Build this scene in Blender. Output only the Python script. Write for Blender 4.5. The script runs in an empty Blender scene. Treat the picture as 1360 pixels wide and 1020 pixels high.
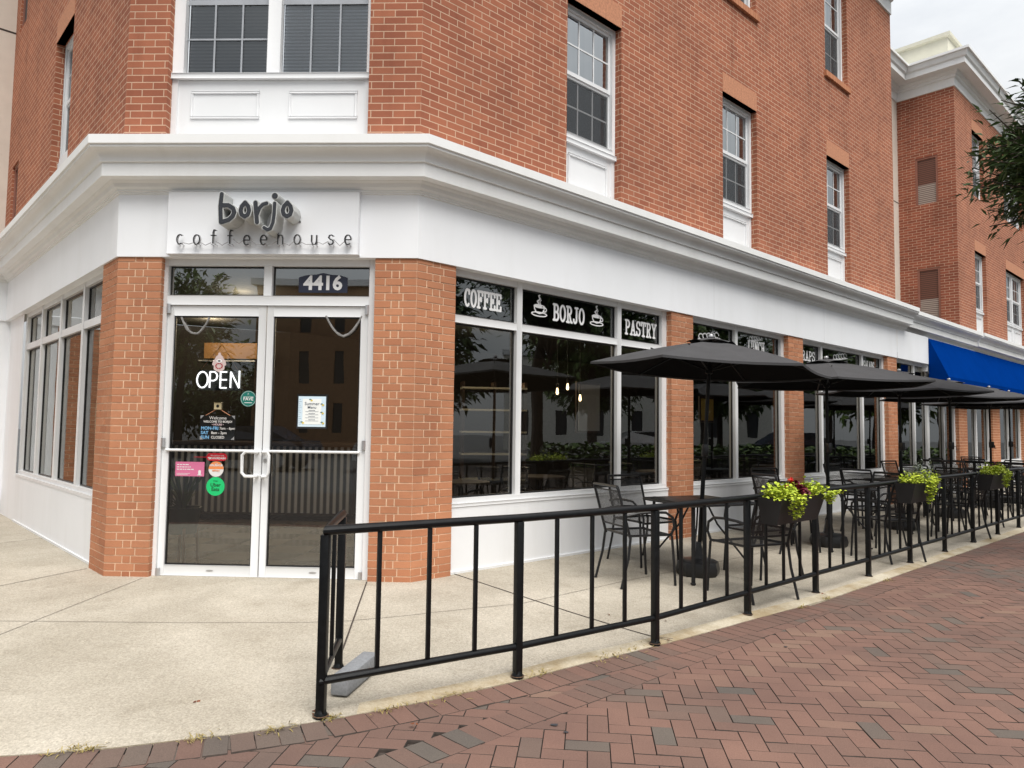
import bpy, bmesh, math, random
import numpy as np
from mathutils import Vector, Matrix
random.seed(7)
rng = np.random.default_rng(11)
R_ = math.radians
S = math.sqrt(.5)
W = 1.37                      # half width of the chamfered corner front
scene = bpy.context.scene
col = scene.collection

# ------------------------------------------------------------------ camera
CAM = Vector((2.4599, -6.3891, 1.3811)); YAW, PITCH, ROLL, FPX = -0.0351, 0.0622, 0.0134, 961.93
cam_d = bpy.data.cameras.new('camera'); cam = bpy.data.objects.new('camera', cam_d); col.objects.link(cam)
fwd = Vector((math.sin(YAW)*math.cos(PITCH), math.cos(YAW)*math.cos(PITCH), math.sin(PITCH)))
right = Vector((math.cos(YAW), -math.sin(YAW), 0)); up = right.cross(fwd)
r2 = right*math.cos(ROLL) + up*math.sin(ROLL); u2 = -right*math.sin(ROLL) + up*math.cos(ROLL)
cam.matrix_world = Matrix(((r2.x, u2.x, -fwd.x, CAM.x), (r2.y, u2.y, -fwd.y, CAM.y), (r2.z, u2.z, -fwd.z, CAM.z), (0, 0, 0, 1)))
cam_d.sensor_width = 36; cam_d.lens = FPX/1360*36; cam_d.clip_end = 600; cam_d.clip_start = .05
scene.camera = cam

# ------------------------------------------------------------------ sky, sun, exposure
SUN_EL, SUN_ROT = R_(60), R_(156)
world = bpy.data.worlds.new('World'); scene.world = world; world.use_nodes = True
nt = world.node_tree; nt.nodes.clear()
wo = nt.nodes.new('ShaderNodeOutputWorld'); bg = nt.nodes.new('ShaderNodeBackground'); bg.inputs['Strength'].default_value = .094
sky = nt.nodes.new('ShaderNodeTexSky'); sky.sky_type = 'NISHITA'; sky.sun_disc = False
sky.sun_elevation = SUN_EL; sky.sun_rotation = SUN_ROT; sky.air_density = 1.2; sky.dust_density = 2.5
tc = nt.nodes.new('ShaderNodeTexCoord'); mp = nt.nodes.new('ShaderNodeMapping'); mp.inputs['Scale'].default_value = (1.6, 1.6, 4)
cn = nt.nodes.new('ShaderNodeTexNoise'); cn.inputs['Scale'].default_value = 2.2; cn.inputs['Detail'].default_value = 7; cn.inputs['Roughness'].default_value = .55
cr = nt.nodes.new('ShaderNodeValToRGB'); cr.color_ramp.elements[0].position = .3; cr.color_ramp.elements[1].position = .72
cr.color_ramp.elements[0].color = (6.2, 6.5, 6.9, 1); cr.color_ramp.elements[1].color = (9.2, 9.3, 9.3, 1)
mx = nt.nodes.new('ShaderNodeMix'); mx.data_type = 'RGBA'; mx.inputs['Factor'].default_value = .88
nt.links.new(tc.outputs['Generated'], mp.inputs['Vector']); nt.links.new(mp.outputs[0], cn.inputs['Vector'])
nt.links.new(cn.outputs['Fac'], cr.inputs['Fac']); nt.links.new(sky.outputs[0], mx.inputs['A']); nt.links.new(cr.outputs[0], mx.inputs['B'])
sx = nt.nodes.new('ShaderNodeSeparateXYZ'); nt.links.new(tc.outputs['Generated'], sx.inputs[0])
ma = nt.nodes.new('ShaderNodeMath'); ma.operation = 'MULTIPLY_ADD'; ma.use_clamp = False; nt.links.new(sx.outputs['Z'], ma.inputs[0]); ma.inputs[1].default_value = 1.02; ma.inputs[2].default_value = .38
vm = nt.nodes.new('ShaderNodeVectorMath'); vm.operation = 'SCALE'; nt.links.new(mx.outputs['Result'], vm.inputs[0]); nt.links.new(ma.outputs[0], vm.inputs['Scale'])
nt.links.new(vm.outputs[0], bg.inputs['Color']); nt.links.new(bg.outputs[0], wo.inputs['Surface'])
sun_d = bpy.data.lights.new('sun', 'SUN'); sun = bpy.data.objects.new('sun', sun_d); col.objects.link(sun)
sun_d.energy = 2.4; sun_d.angle = R_(40); sun_d.color = (1, .96, .9)
az = SUN_ROT                                   # the sky's rotation is clockwise from +y
sdir = Vector((math.sin(az)*math.cos(SUN_EL), math.cos(az)*math.cos(SUN_EL), math.sin(SUN_EL)))
sun.rotation_euler = sdir.to_track_quat('Z', 'Y').to_euler(); sun.location = (0, -20, 30)
scene.view_settings.view_transform = 'Standard'; scene.view_settings.look = 'None'
scene.view_settings.exposure = .65; scene.view_settings.gamma = 1
scene.cycles.use_denoising = True; scene.cycles.max_bounces = 8; scene.cycles.transparent_max_bounces = 24
scene.cycles.caustics_reflective = False; scene.cycles.caustics_refractive = False

# ------------------------------------------------------------------ materials
def newmat(name):
    m = bpy.data.materials.new(name); m.use_nodes = True
    n = m.node_tree; return m, n, n.nodes['Principled BSDF']
def N(n, t, **kw):
    o = n.nodes.new(t)
    for k, v in kw.items(): setattr(o, k, v)
    return o
def mixrgb(n, fac, a, b, mode='MIX'):
    o = N(n, 'ShaderNodeMix', data_type='RGBA', blend_type=mode)
    for s_, v in (('Factor', fac), ('A', a), ('B', b)):
        if hasattr(v, 'is_output'): n.links.new(v, o.inputs[s_])
        else: o.inputs[s_].default_value = v if s_ == 'Factor' else (v[0], v[1], v[2], 1)
    return o.outputs['Result']
def noise(n, scale, detail=4, rough=.55, vec=None, coord='Object'):
    t = N(n, 'ShaderNodeTexNoise'); t.inputs['Scale'].default_value = scale; t.inputs['Detail'].default_value = detail; t.inputs['Roughness'].default_value = rough
    if vec is None: vec = N(n, 'ShaderNodeTexCoord').outputs[coord]
    n.links.new(vec, t.inputs['Vector']); return t.outputs['Fac']
def ramp(n, f, p0, p1, c0=(0, 0, 0), c1=(1, 1, 1)):
    r = N(n, 'ShaderNodeValToRGB'); e = r.color_ramp.elements
    e[0].position, e[1].position = p0, p1; e[0].color = (*c0, 1); e[1].color = (*c1, 1)
    n.links.new(f, r.inputs['Fac']); return r.outputs['Color']
def bump(n, b, h, strength, dist=.01):
    o = N(n, 'ShaderNodeBump'); o.inputs['Strength'].default_value = strength; o.inputs['Distance'].default_value = dist
    n.links.new(h, o.inputs['Height']); n.links.new(o.outputs[0], b.inputs['Normal'])
def flat(name, c, rough=.5, metal=0, var=.12, scale=6, bs=0, bscale=60, spec=.5):
    m, n, b = newmat(name)
    f = noise(n, scale); c2 = tuple(min(1, x*(1-var)) for x in c); c1 = tuple(min(1, x*(1+var*.5)) for x in c)
    n.links.new(ramp(n, f, .3, .7, c2, c1), b.inputs['Base Color'])
    b.inputs['Roughness'].default_value = rough; b.inputs['Metallic'].default_value = metal; b.inputs['Specular IOR Level'].default_value = spec
    if bs: bump(n, b, noise(n, bscale, 3), bs, .004)
    return m
def emis(name, c, strength):
    m, n, b = newmat(name); b.inputs['Base Color'].default_value = (*c, 1)
    b.inputs['Emission Color'].default_value = (*c, 1); b.inputs['Emission Strength'].default_value = strength; return m
def brickmat(name, c1, c2, mortar, bw=.2032, rh=.0677, ms=.0052, tintvar=.35):
    m, n, b = newmat(name)
    uv = N(n, 'ShaderNodeTexCoord').outputs['UV']
    br = N(n, 'ShaderNodeTexBrick'); br.offset = .5
    n.links.new(uv, br.inputs['Vector'])
    for k, v in (('Scale', 1), ('Mortar Size', ms), ('Mortar Smooth', .25), ('Bias', 0), ('Brick Width', bw), ('Row Height', rh)): br.inputs[k].default_value = v
    br.inputs['Color1'].default_value = (*c1, 1); br.inputs['Color2'].default_value = (*c2, 1); br.inputs['Mortar'].default_value = (*mortar, 1)
    big = ramp(n, noise(n, .8, 7, .65, uv), .3, .72, (.78, .78, .79), (1.10, 1.08, 1.05))
    c = mixrgb(n, 1, br.outputs['Color'], big, 'MULTIPLY')
    fine = ramp(n, noise(n, 260, 3, .7, uv), .3, .75, (.72, .72, .72), (1.15, 1.15, 1.15))
    c = mixrgb(n, .8, c, fine, 'MULTIPLY')
    dm = N(n, 'ShaderNodeMapping'); dm.inputs['Scale'].default_value = (2.5, .35, 1); n.links.new(uv, dm.inputs['Vector'])
    streak = ramp(n, noise(n, 1.3, 5, .6, dm.outputs[0]), .52, .8, (1, 1, 1), (.72, .70, .70))
    c = mixrgb(n, 1, c, streak, 'MULTIPLY')
    n.links.new(c, b.inputs['Base Color']); b.inputs['Roughness'].default_value = .9; b.inputs['Specular IOR Level'].default_value = .2
    inv = N(n, 'ShaderNodeMath', operation='SUBTRACT'); inv.inputs[0].default_value = 1; n.links.new(br.outputs['Fac'], inv.inputs[1])
    hm = N(n, 'ShaderNodeMath', operation='MULTIPLY_ADD'); n.links.new(noise(n, 190, 3, .6, uv), hm.inputs[0]); hm.inputs[1].default_value = .35; n.links.new(inv.outputs[0], hm.inputs[2])
    bump(n, b, hm.outputs[0], .55, .006)
    return m
def tintmat(name, stops, rough=.9, fine=220, bs=.35):
    """colour of each brick / paver from its own face attribute"""
    m, n, b = newmat(name)
    a = N(n, 'ShaderNodeAttribute', attribute_name='tint')
    r = N(n, 'ShaderNodeValToRGB'); e = r.color_ramp.elements
    while len(e) < len(stops): e.new(.5)
    for i, (p, c) in enumerate(stops): e[i].position = p; e[i].color = (*c, 1)
    n.links.new(a.outputs['Fac'], r.inputs['Fac'])
    g = N(n, 'ShaderNodeTexCoord').outputs['Object']
    c = mixrgb(n, .85, r.outputs[0], ramp(n, noise(n, fine, 4, .7, g), .28, .75, (.68, .68, .68), (1.2, 1.2, 1.2)), 'MULTIPLY')
    c = mixrgb(n, 1, c, ramp(n, noise(n, 1.1, 6, .6, g), .35, .7, (.8, .8, .82), (1.06, 1.05, 1.03)), 'MULTIPLY')
    n.links.new(c, b.inputs['Base Color']); b.inputs['Roughness'].default_value = rough; b.inputs['Specular IOR Level'].default_value = .25
    bump(n, b, noise(n, fine*.8, 3, .6, g), bs, .003)
    return m
def glassmat(name, tint=(.5, .54, .54), ior=1.55, wav=.02):
    m = bpy.data.materials.new(name); m.use_nodes = True; n = m.node_tree; n.nodes.clear()
    o = N(n, 'ShaderNodeOutputMaterial'); mxs = N(n, 'ShaderNodeMixShader'); t = N(n, 'ShaderNodeBsdfTransparent'); g = N(n, 'ShaderNodeBsdfGlossy')
    t.inputs[0].default_value = (*tint, 1); g.inputs['Roughness'].default_value = .004; g.inputs['Color'].default_value = (.95, .98, .98, 1)
    fr = N(n, 'ShaderNodeFresnel'); fr.inputs['IOR'].default_value = ior
    bp = N(n, 'ShaderNodeBump'); bp.inputs['Strength'].default_value = wav; bp.inputs['Distance'].default_value = .05
    n.links.new(noise(n, 1.7, 1), bp.inputs['Height']); n.links.new(bp.outputs[0], g.inputs['Normal']); 
    n.links.new(fr.outputs[0], mxs.inputs[0]); n.links.new(t.outputs[0], mxs.inputs[1]); n.links.new(g.outputs[0], mxs.inputs[2]); n.links.new(mxs.outputs[0], o.inputs[0])
    return m
def holes(name, c, scale, frac):
    """woven wire: a grid of real holes"""
    m, n, b = newmat(name); b.inputs['Base Color'].default_value = (*c, 1); b.inputs['Roughness'].default_value = .45
    uv = N(n, 'ShaderNodeTexCoord').outputs['UV']
    ck = N(n, 'ShaderNodeTexVoronoi', feature='F1', distance='CHEBYCHEV'); ck.inputs['Scale'].default_value = scale; ck.inputs['Randomness'].default_value = 0
    n.links.new(uv, ck.inputs['Vector'])
    lt = N(n, 'ShaderNodeMath', operation='GREATER_THAN'); lt.inputs[1].default_value = frac; n.links.new(ck.outputs['Distance'], lt.inputs[0])
    n.links.new(lt.outputs[0], b.inputs['Alpha']); return m

M = {}
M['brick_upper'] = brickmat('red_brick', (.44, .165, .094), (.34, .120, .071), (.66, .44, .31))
M['brick_dark'] = brickmat('shaded_side_brick', (.40, .130, .078), (.29, .095, .06), (.66, .47, .34))  # darker copy of the red brick, the side wall's shade put into its colour
M['brick_orange'] = tintmat('orange_brick', [(0, (.43, .170, .090)), (.5, (.53, .232, .124)), (1, (.61, .285, .158))], fine=240)
M['mortar'] = flat('mortar', (.80, .58, .40), .95, var=.2, scale=14)
M['lintel'] = flat('lintel_brick', (.53, .24, .135), .95, var=.25, scale=40, bs=.4, bscale=150)
M['paver'] = tintmat('brick_paver', [(0, (.120, .106, .092)), (.25, (.150, .116, .096)), (.45, (.168, .106, .085)), (.7, (.198, .116, .091)), (.88, (.218, .126, .098)), (1, (.232, .148, .110))], .85, 170, .5)
M['joint'] = flat('paver_joint', (.06, .046, .038), .95, var=.4, scale=30)
M['white'] = flat('white_board', (.82, .835, .86), .55, var=.035, scale=1.3)
M['caulk'] = flat('caulk', (.55, .56, .57), .7)
M['white_wall'] = flat('white_wall', (.83, .84, .86), .6, var=.06, scale=2.2, bs=.15, bscale=90)
M['cornice'] = flat('cornice_paint', (.82, .825, .82), .75, var=.05, scale=3, bs=.5, bscale=120)
M['cream'] = flat('cream_render', (.70, .68, .56), .9, var=.05)
M['stucco'] = flat('beige_stucco', (.68, .61, .53), .9, var=.06, scale=4, bs=.4, bscale=160)
M['frame'] = flat('window_frame', (.74, .745, .75), .4, var=.05, scale=3)
M['vinyl'] = flat('white_vinyl', (.75, .76, .77), .45, var=.03, scale=2)
M['glass'] = glassmat('window_glass', (.91, .93, .93), 2.35)
M['glass_transom'] = glassmat('transom_glass', (.55, .58, .58), 3.2)
M['glass_sky'] = glassmat('coated_upper_glass', (.95, .96, .97), 4.6, .035)
M['glass_up'] = glassmat('upper_glass', (.93, .94, .95), 1.9, .03)
M['film'] = flat('black_film', (.005, .005, .005), .3, var=.1)
M['black'] = flat('black_paint', (.005, .0057, .0065), .42, var=.5, scale=25, bs=.15, bscale=90, spec=.28)
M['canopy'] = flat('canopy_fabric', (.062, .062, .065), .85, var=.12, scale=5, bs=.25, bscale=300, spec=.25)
M['underside_shade'] = flat('canopy_underside_shade', (.006, .006, .0065), .9, var=.1, spec=.05)  # shade under the parasols put into the colour; the cloth itself is grey
M['chair'] = flat('chair_metal', (.013, .013, .014), .42, var=.25, scale=20, spec=.35)
M['mesh'] = holes('chair_mesh', (.014, .014, .015), 95, .325)
M['plastic'] = flat('black_plastic', (.012, .012, .013), .35, var=.2)
M['planter'] = flat('planter_plastic', (.009, .009, .0105), .55, var=.25, scale=9)
M['steel'] = flat('brushed_steel', (.55, .55, .56), .35, .7, var=.1)
M['sign_grey'] = flat('sign_grey', (.045, .049, .057), .85, var=.35, scale=130, spec=.2)
M['sign_side'] = flat('sign_return', (.52, .53, .52), .5, var=.08)
M['neon_dark'] = flat('tube_paint', (.025, .025, .028), .25, var=.3)
M['neon_glass'] = flat('tube_glass', (.45, .45, .46), .15, var=.2)
M['lit'] = emis('lit_tube', (1, 1, 1), 1.1)
M['navy'] = flat('navy_plate', (.02, .025, .05), .4)
M['lettering'] = flat('white_vinyl_letter', (.82, .82, .82), .5, var=.03)
M['awning'] = flat('blue_canvas', (.0008, .030, .19), .95, var=.08, scale=2.5, bs=.15, bscale=200, spec=0)
M['wood_dark'] = flat('dark_wood', (.05, .03, .02), .5, var=.4, scale=4)
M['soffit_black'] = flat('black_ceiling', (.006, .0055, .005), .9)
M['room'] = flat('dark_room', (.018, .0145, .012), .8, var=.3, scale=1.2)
M['room_up'] = flat('upper_room', (.10, .10, .10), .8)
M['tan'] = flat('tan_wall', (.40, .22, .09), .8, var=.1)
M['warm'] = emis('warm_lamp', (1, .72, .38), 3)
M['disc'] = emis('ceiling_disc', (1, .86, .62), 2.2)
M['foil'] = flat('foliage', (.030, .052, .018), .6, var=.45, scale=3)
M['bark'] = flat('bark', (.06, .045, .035), .9, var=.3, scale=18, bs=.6, bscale=40)
M['block'] = flat('grey_concrete_block', (.26, .27, .285), .9, var=.2, scale=60, bs=.4, bscale=150)
M['pvc'] = flat('white_pipe', (.72, .72, .70), .4)
M['asphalt'] = flat('asphalt', (.06, .06, .06), .9, var=.2, scale=8)
M['louver'] = None
def concrete():
    m, n, b = newmat('exposed_aggregate_concrete'); g = N(n, 'ShaderNodeTexCoord').outputs['Object']
    c = ramp(n, noise(n, .55, 7, .62, g), .3, .72, (.42, .385, .325), (.54, .50, .435))
    v = N(n, 'ShaderNodeTexVoronoi'); v.inputs['Scale'].default_value = 130; n.links.new(g, v.inputs['Vector'])
    c = mixrgb(n, .55, c, ramp(n, v.outputs['Color'], .1, .9, (.62, .60, .56), (1.22, 1.2, 1.16)), 'MULTIPLY')
    c = mixrgb(n, .7, c, ramp(n, noise(n, 55, 5, .75, g), .32, .7, (.72, .71, .69), (1.12, 1.12, 1.1)), 'MULTIPLY')
    c = mixrgb(n, 1, c, ramp(n, noise(n, 3.1, 4, .5, g), .58, .78, (1, 1, 1), (.82, .81, .79)), 'MULTIPLY')
    c = mixrgb(n, 1, c, ramp(n, noise(n, 17, 3, .6, g), .68, .76, (1, 1, 1), (.80, .79, .77)), 'MULTIPLY')
    c = mixrgb(n, 1, c, ramp(n, noise(n, 1.2, 8, .7, g), .42, .62, (.90, .89, .875), (1.04, 1.04, 1.04)), 'MULTIPLY')
    n.links.new(c, b.inputs['Base Color']); b.inputs['Roughness'].default_value = .92; b.inputs['Specular IOR Level'].default_value = .2
    h = N(n, 'ShaderNodeMath', operation='ADD'); n.links.new(v.outputs['Distance'], h.inputs[0]); n.links.new(noise(n, 70, 4, .7, g), h.inputs[1])
    bump(n, b, h.outputs[0], .45, .006); return m
def boards(name, c, amt):
    m, n, b = newmat(name); g = N(n, 'ShaderNodeTexCoord').outputs['Object']
    mp_ = N(n, 'ShaderNodeMapping'); mp_.inputs['Scale'].default_value = (2.6, 2.6, .35); n.links.new(g, mp_.inputs['Vector'])
    st = ramp(n, noise(n, 1, 5, .65, mp_.outputs[0]), .50, .80, (1, 1, 1), (1-amt, 1-amt*1.05, 1-amt*1.2))
    cl = ramp(n, noise(n, .8, 5, .6, g), .3, .7, (.955, .955, .95), (1.02, 1.02, 1.02))
    n.links.new(mixrgb(n, 1, mixrgb(n, 1, c, st, 'MULTIPLY'), cl, 'MULTIPLY'), b.inputs['Base Color']); b.inputs['Roughness'].default_value = .6
    bump(n, b, noise(n, 60, 3, .5, g), .12, .003); return m
M['white'] = boards('white_board', (.87, .885, .91), .06); M['sign_white'] = flat('sign_white', (.82, .835, .86), .5, var=.03, scale=1.3); M['white_wall'] = boards('white_wall', (.84, .85, .87), .09)
M['cornice'] = boards('cornice_paint', (.84, .845, .84), .09)
M['concrete'] = concrete()
def kerb():
    m, n, b = newmat('kerb_concrete'); g = N(n, 'ShaderNodeTexCoord').outputs['Object']
    c = ramp(n, noise(n, 1.8, 7, .7, g), .38, .62, (.33, .26, .16), (.57, .52, .42))
    c = mixrgb(n, .7, c, ramp(n, noise(n, 90, 4, .75, g), .32, .7, (.7, .68, .64), (1.15, 1.15, 1.12)), 'MULTIPLY')
    n.links.new(c, b.inputs['Base Color']); b.inputs['Roughness'].default_value = .92; bump(n, b, noise(n, 80, 4), .6, .008); return m
M['kerb'] = kerb()
def stripes(name, ca, cb, freq, axis, sharp=(.35, .65), rough=.5):
    m, n, b = newmat(name); w = N(n, 'ShaderNodeTexWave', wave_type='BANDS', bands_direction=axis, wave_profile='SIN')
    w.inputs['Scale'].default_value = freq; w.inputs['Distortion'].default_value = 0
    n.links.new(N(n, 'ShaderNodeTexCoord').outputs['UV'], w.inputs['Vector'])
    n.links.new(ramp(n, w.outputs['Fac'], *sharp, ca, cb), b.inputs['Base Color']); b.inputs['Roughness'].default_value = rough; return m
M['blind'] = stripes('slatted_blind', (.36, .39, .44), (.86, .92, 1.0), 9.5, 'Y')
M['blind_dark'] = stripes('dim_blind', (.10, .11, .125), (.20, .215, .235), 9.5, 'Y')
M['curtain'] = stripes('white_curtain', (.72, .75, .79), (.84, .86, .89), 2.2, 'X', (.1, .9), .9)
M['screen'] = flat('insect_screen', (.03, .032, .036), .5, var=.2)
def gauze():
    m, n, b = newmat('insect_gauze'); b.inputs['Base Color'].default_value = (.05, .055, .06, 1); b.inputs['Roughness'].default_value = .6; b.inputs['Alpha'].default_value = .5; return m
M['gauze'] = gauze(); M['muntin_grey'] = flat('grey_muntin', (.36, .38, .41), .5)
M['louver_frame'] = flat('louver_frame', (.27, .11, .075), .7)
M['louver'] = stripes('brown_louver', (.075, .03, .02), (.17, .065, .042), 6.5, 'Y')
M['louver_light'] = stripes('pale_louver', (.16, .11, .09), (.40, .34, .30), 6.5, 'Y')
M['corrugated'] = stripes('corrugated_steel', (.03, .03, .03), (.62, .62, .62), 3.4, 'X', (.3, .8), .35)
def tiles():
    m, n, b = newmat('floor_tile'); ck = N(n, 'ShaderNodeTexChecker'); ck.inputs['Scale'].default_value = 2.2
    n.links.new(N(n, 'ShaderNodeTexCoord').outputs['Object'], ck.inputs['Vector']); ck.inputs['Color1'].default_value = (.16, .13, .11, 1); ck.inputs['Color2'].default_value = (.26, .22, .18, 1)
    n.links.new(ck.outputs[0], b.inputs['Base Color']); b.inputs['Roughness'].default_value = .25; return m
M['tile'] = tiles()
def leafmat(name, a, b_, trans=.25):
    m, n, b = newmat(name); at = N(n, 'ShaderNodeAttribute', attribute_name='tint')
    n.links.new(ramp(n, at.outputs['Fac'], 0, 1, a, b_), b.inputs['Base Color']); b.inputs['Roughness'].default_value = .5
    b.inputs['Specular IOR Level'].default_value = .3; b.inputs['Transmission Weight'].default_value = 0
    try: b.inputs['Subsurface Weight'].default_value = 0
    except Exception: pass
    return m
M['leaf'] = leafmat('dark_leaf', (.020, .046, .014), (.12, .19, .06))
M['leaf_sun'] = leafmat('bright_leaf', (.03, .06, .012), (.13, .20, .05))
M['lime'] = leafmat('lime_leaf', (.27, .37, .018), (.58, .66, .07))
M['purple'] = leafmat('burgundy_leaf', (.06, .006, .012), (.17, .015, .03))
M['red_petal'] = leafmat('red_petal', (.45, .01, .01), (.65, .03, .02))
M['silver'] = leafmat('grey_green_leaf', (.10, .12, .10), (.22, .25, .20))
M['straw'] = leafmat('dry_grass', (.22, .17, .06), (.38, .30, .10))
M['rust_leaf'] = leafmat('dead_leaf', (.10, .03, .015), (.2, .07, .03))

# ------------------------------------------------------------------ mesh helpers
class MB:
    def __init__(s): s.v = []; s.f = []; s.m = []; s.uv = []; s.t = []; s.sm = []
    def face(s, pts, mi=0, uv=None, tint=.5, smooth=False):
        i = len(s.v); s.v.extend([tuple(p) for p in pts]); s.f.append(tuple(range(i, i+len(pts)))); s.m.append(mi)
        s.uv.append(uv if uv else [(p[0]+p[1], p[2]) for p in pts]); s.t.append(tint); s.sm.append(smooth)
    def mesh(s, verts, faces, mi=0, tint=.5, smooth=False, uvs=None):
        i = len(s.v); s.v.extend([tuple(p) for p in verts])
        for k, f in enumerate(faces):
            s.f.append(tuple(i+j for j in f)); s.m.append(mi)
            s.uv.append([uvs[j] for j in f] if uvs else [(verts[j][0]+verts[j][1], verts[j][2]) for j in f]); s.t.append(tint); s.sm.append(smooth)
    def box(s, c, ax, ay, az, hx, hy, hz, mi=0, tint=.5, bev=0, skip=()):
        """oriented box, centre c, half sizes"""
        c = Vector(c); ax, ay, az = Vector(ax), Vector(ay), Vector(az)
        if bev <= 0:
            V = [c+ax*hx*i+ay*hy*j+az*hz*k for k in (-1, 1) for j in (-1, 1) for i in (-1, 1)]
            F = [(0, 2, 3, 1), (4, 5, 7, 6), (0, 1, 5, 4), (2, 6, 7, 3), (0, 4, 6, 2), (1, 3, 7, 5)]
            flip = ax.cross(ay).dot(az) < 0
            F = [f for q, f in enumerate(F) if q not in skip]
            s.mesh(V, [f[::-1] if flip else f for f in F], mi, tint)
        else:
            bm = bmesh.new(); bmesh.ops.create_cube(bm, size=2)
            for v in bm.verts: v.co = c+ax*hx*v.co.x+ay*hy*v.co.y+az*hz*v.co.z
            bmesh.ops.bevel(bm, geom=bm.edges[:], offset=bev, segments=2, affect='EDGES', profile=.5)
            bmesh.ops.recalc_face_normals(bm, faces=bm.faces[:])
            bm.verts.index_update(); s.mesh([v.co.copy() for v in bm.verts], [[v.index for v in f.verts] for f in bm.faces], mi, tint, True); bm.free()
    def tube(s, pts, r, seg=8, mi=0, cap=True, tint=.5, flat_=None):
        pts = [Vector(p) for p in pts]; n = len(pts); rr = r if isinstance(r, (list, tuple)) else [r]*n
        V = []; ref = None
        for i, p in enumerate(pts):
            d = (pts[min(i+1, n-1)]-pts[max(i-1, 0)]).normalized()
            if ref is None: ref = Vector((0, 0, 1)) if abs(d.z) < .9 else Vector((1, 0, 0))
            a = d.cross(ref).normalized(); b = a.cross(d).normalized(); ref = b
            k = 1
            if 0 < i < n-1:
                c_ = (pts[i]-pts[i-1]).normalized().dot((pts[i+1]-pts[i]).normalized()); k = 1/max(.5, math.sqrt(max(.01, (1+c_)/2)))
            for j in range(seg):
                t = 2*math.pi*(j+.5)/seg; V.append(p+(a*math.cos(t)*k+b*math.sin(t))*rr[i])
        F = [(i*seg+j, i*seg+(j+1) % seg, (i+1)*seg+(j+1) % seg, (i+1)*seg+j) for i in range(n-1) for j in range(seg)]
        F = [f[::-1] for f in F]
        if cap: F += [tuple(range(seg)), tuple(range((n-1)*seg, n*seg))[::-1]]
        s.mesh(V, F, mi, tint, seg > 4)
    def lathe(s, c, prof, seg=24, mi=0):
        c = Vector(c); V = [c+Vector((r*math.cos(2*math.pi*j/seg), r*math.sin(2*math.pi*j/seg), z)) for r, z in prof for j in range(seg)]
        F = [(i*seg+j, i*seg+(j+1) % seg, (i+1)*seg+(j+1) % seg, (i+1)*seg+j) for i in range(len(prof)-1) for j in range(seg)]
        s.mesh(V, F, mi, .5, True)
    def build(s, name, mats, parent=None, autosmooth=35):
        me = bpy.data.meshes.new(name); me.from_pydata(s.v, [], s.f)
        if not isinstance(mats, (list, tuple)): mats = [mats]
        for m in mats: me.materials.append(M[m] if isinstance(m, str) else m)
        me.polygons.foreach_set('material_index', s.m); me.polygons.foreach_set('use_smooth', s.sm)
        uvl = me.uv_layers.new(name='UVMap'); flat_ = [x for f in s.uv for p in f for x in p]; uvl.data.foreach_set('uv', flat_)
        at = me.attributes.new('tint', 'FLOAT', 'FACE'); at.data.foreach_set('value', s.t)
        me.update()
        if any(s.sm):
            try: me.set_sharp_from_angle(angle=R_(autosmooth))
            except Exception: pass
        o = bpy.data.objects.new(name, me); col.objects.link(o)
        if parent: o.parent = parent
        return o
def empty(name, loc=(0, 0, 0), rz=0, parent=None):
    o = bpy.data.objects.new(name, None); o.empty_display_size = .1; col.objects.link(o); o.location = loc; o.rotation_euler.z = rz
    if parent: o.parent = parent
    return o
def tag(o, label=None, cat=None, group=None, kind=None):
    for k, v in (('label', label), ('category', cat), ('group', group), ('kind', kind)):
        if v: o[k] = v
    return o
def copy_tree(o, parent=None):
    c = o.copy(); col.objects.link(c)
    if parent: c.parent = parent
    for ch in [x for x in o.children]: copy_tree(ch, c)
    return c
class Fr:
    """facade frame: along u, outward n, up z"""
    def __init__(s, o, u, n): s.o = Vector(o); s.u = Vector(u); s.n = Vector(n); s.z = Vector((0, 0, 1)); s.flip = s.u.cross(s.z).dot(s.n) < 0
    def P(s, t, o, z): return s.o+s.u*t+s.n*o+s.z*z
    def quad(s, mb, t0, t1, z0, z1, o, mi=0, tint=.5):
        p = [s.P(t0, o, z0), s.P(t1, o, z0), s.P(t1, o, z1), s.P(t0, o, z1)]; uv = [(t0, z0), (t1, z0), (t1, z1), (t0, z1)]
        if s.flip: p, uv = p[::-1], uv[::-1]
        mb.face(p, mi, uv, tint)
    def box(s, mb, t0, t1, o0, o1, z0, z1, mi=0, tint=.5, bev=0, skip=()):
        mb.box(s.P((t0+t1)/2, (o0+o1)/2, (z0+z1)/2), s.u, s.n, s.z, (t1-t0)/2, (o1-o0)/2, (z1-z0)/2, mi, tint, bev, skip)
FR = Fr((W, 0, 0), (S, S, 0), (S, -S, 0)); FL = Fr((-W, 0, 0), (-S, S, 0), (-S, -S, 0)); FC = Fr((0, 0, 0), (1, 0, 0), (0, -1, 0))
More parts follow.
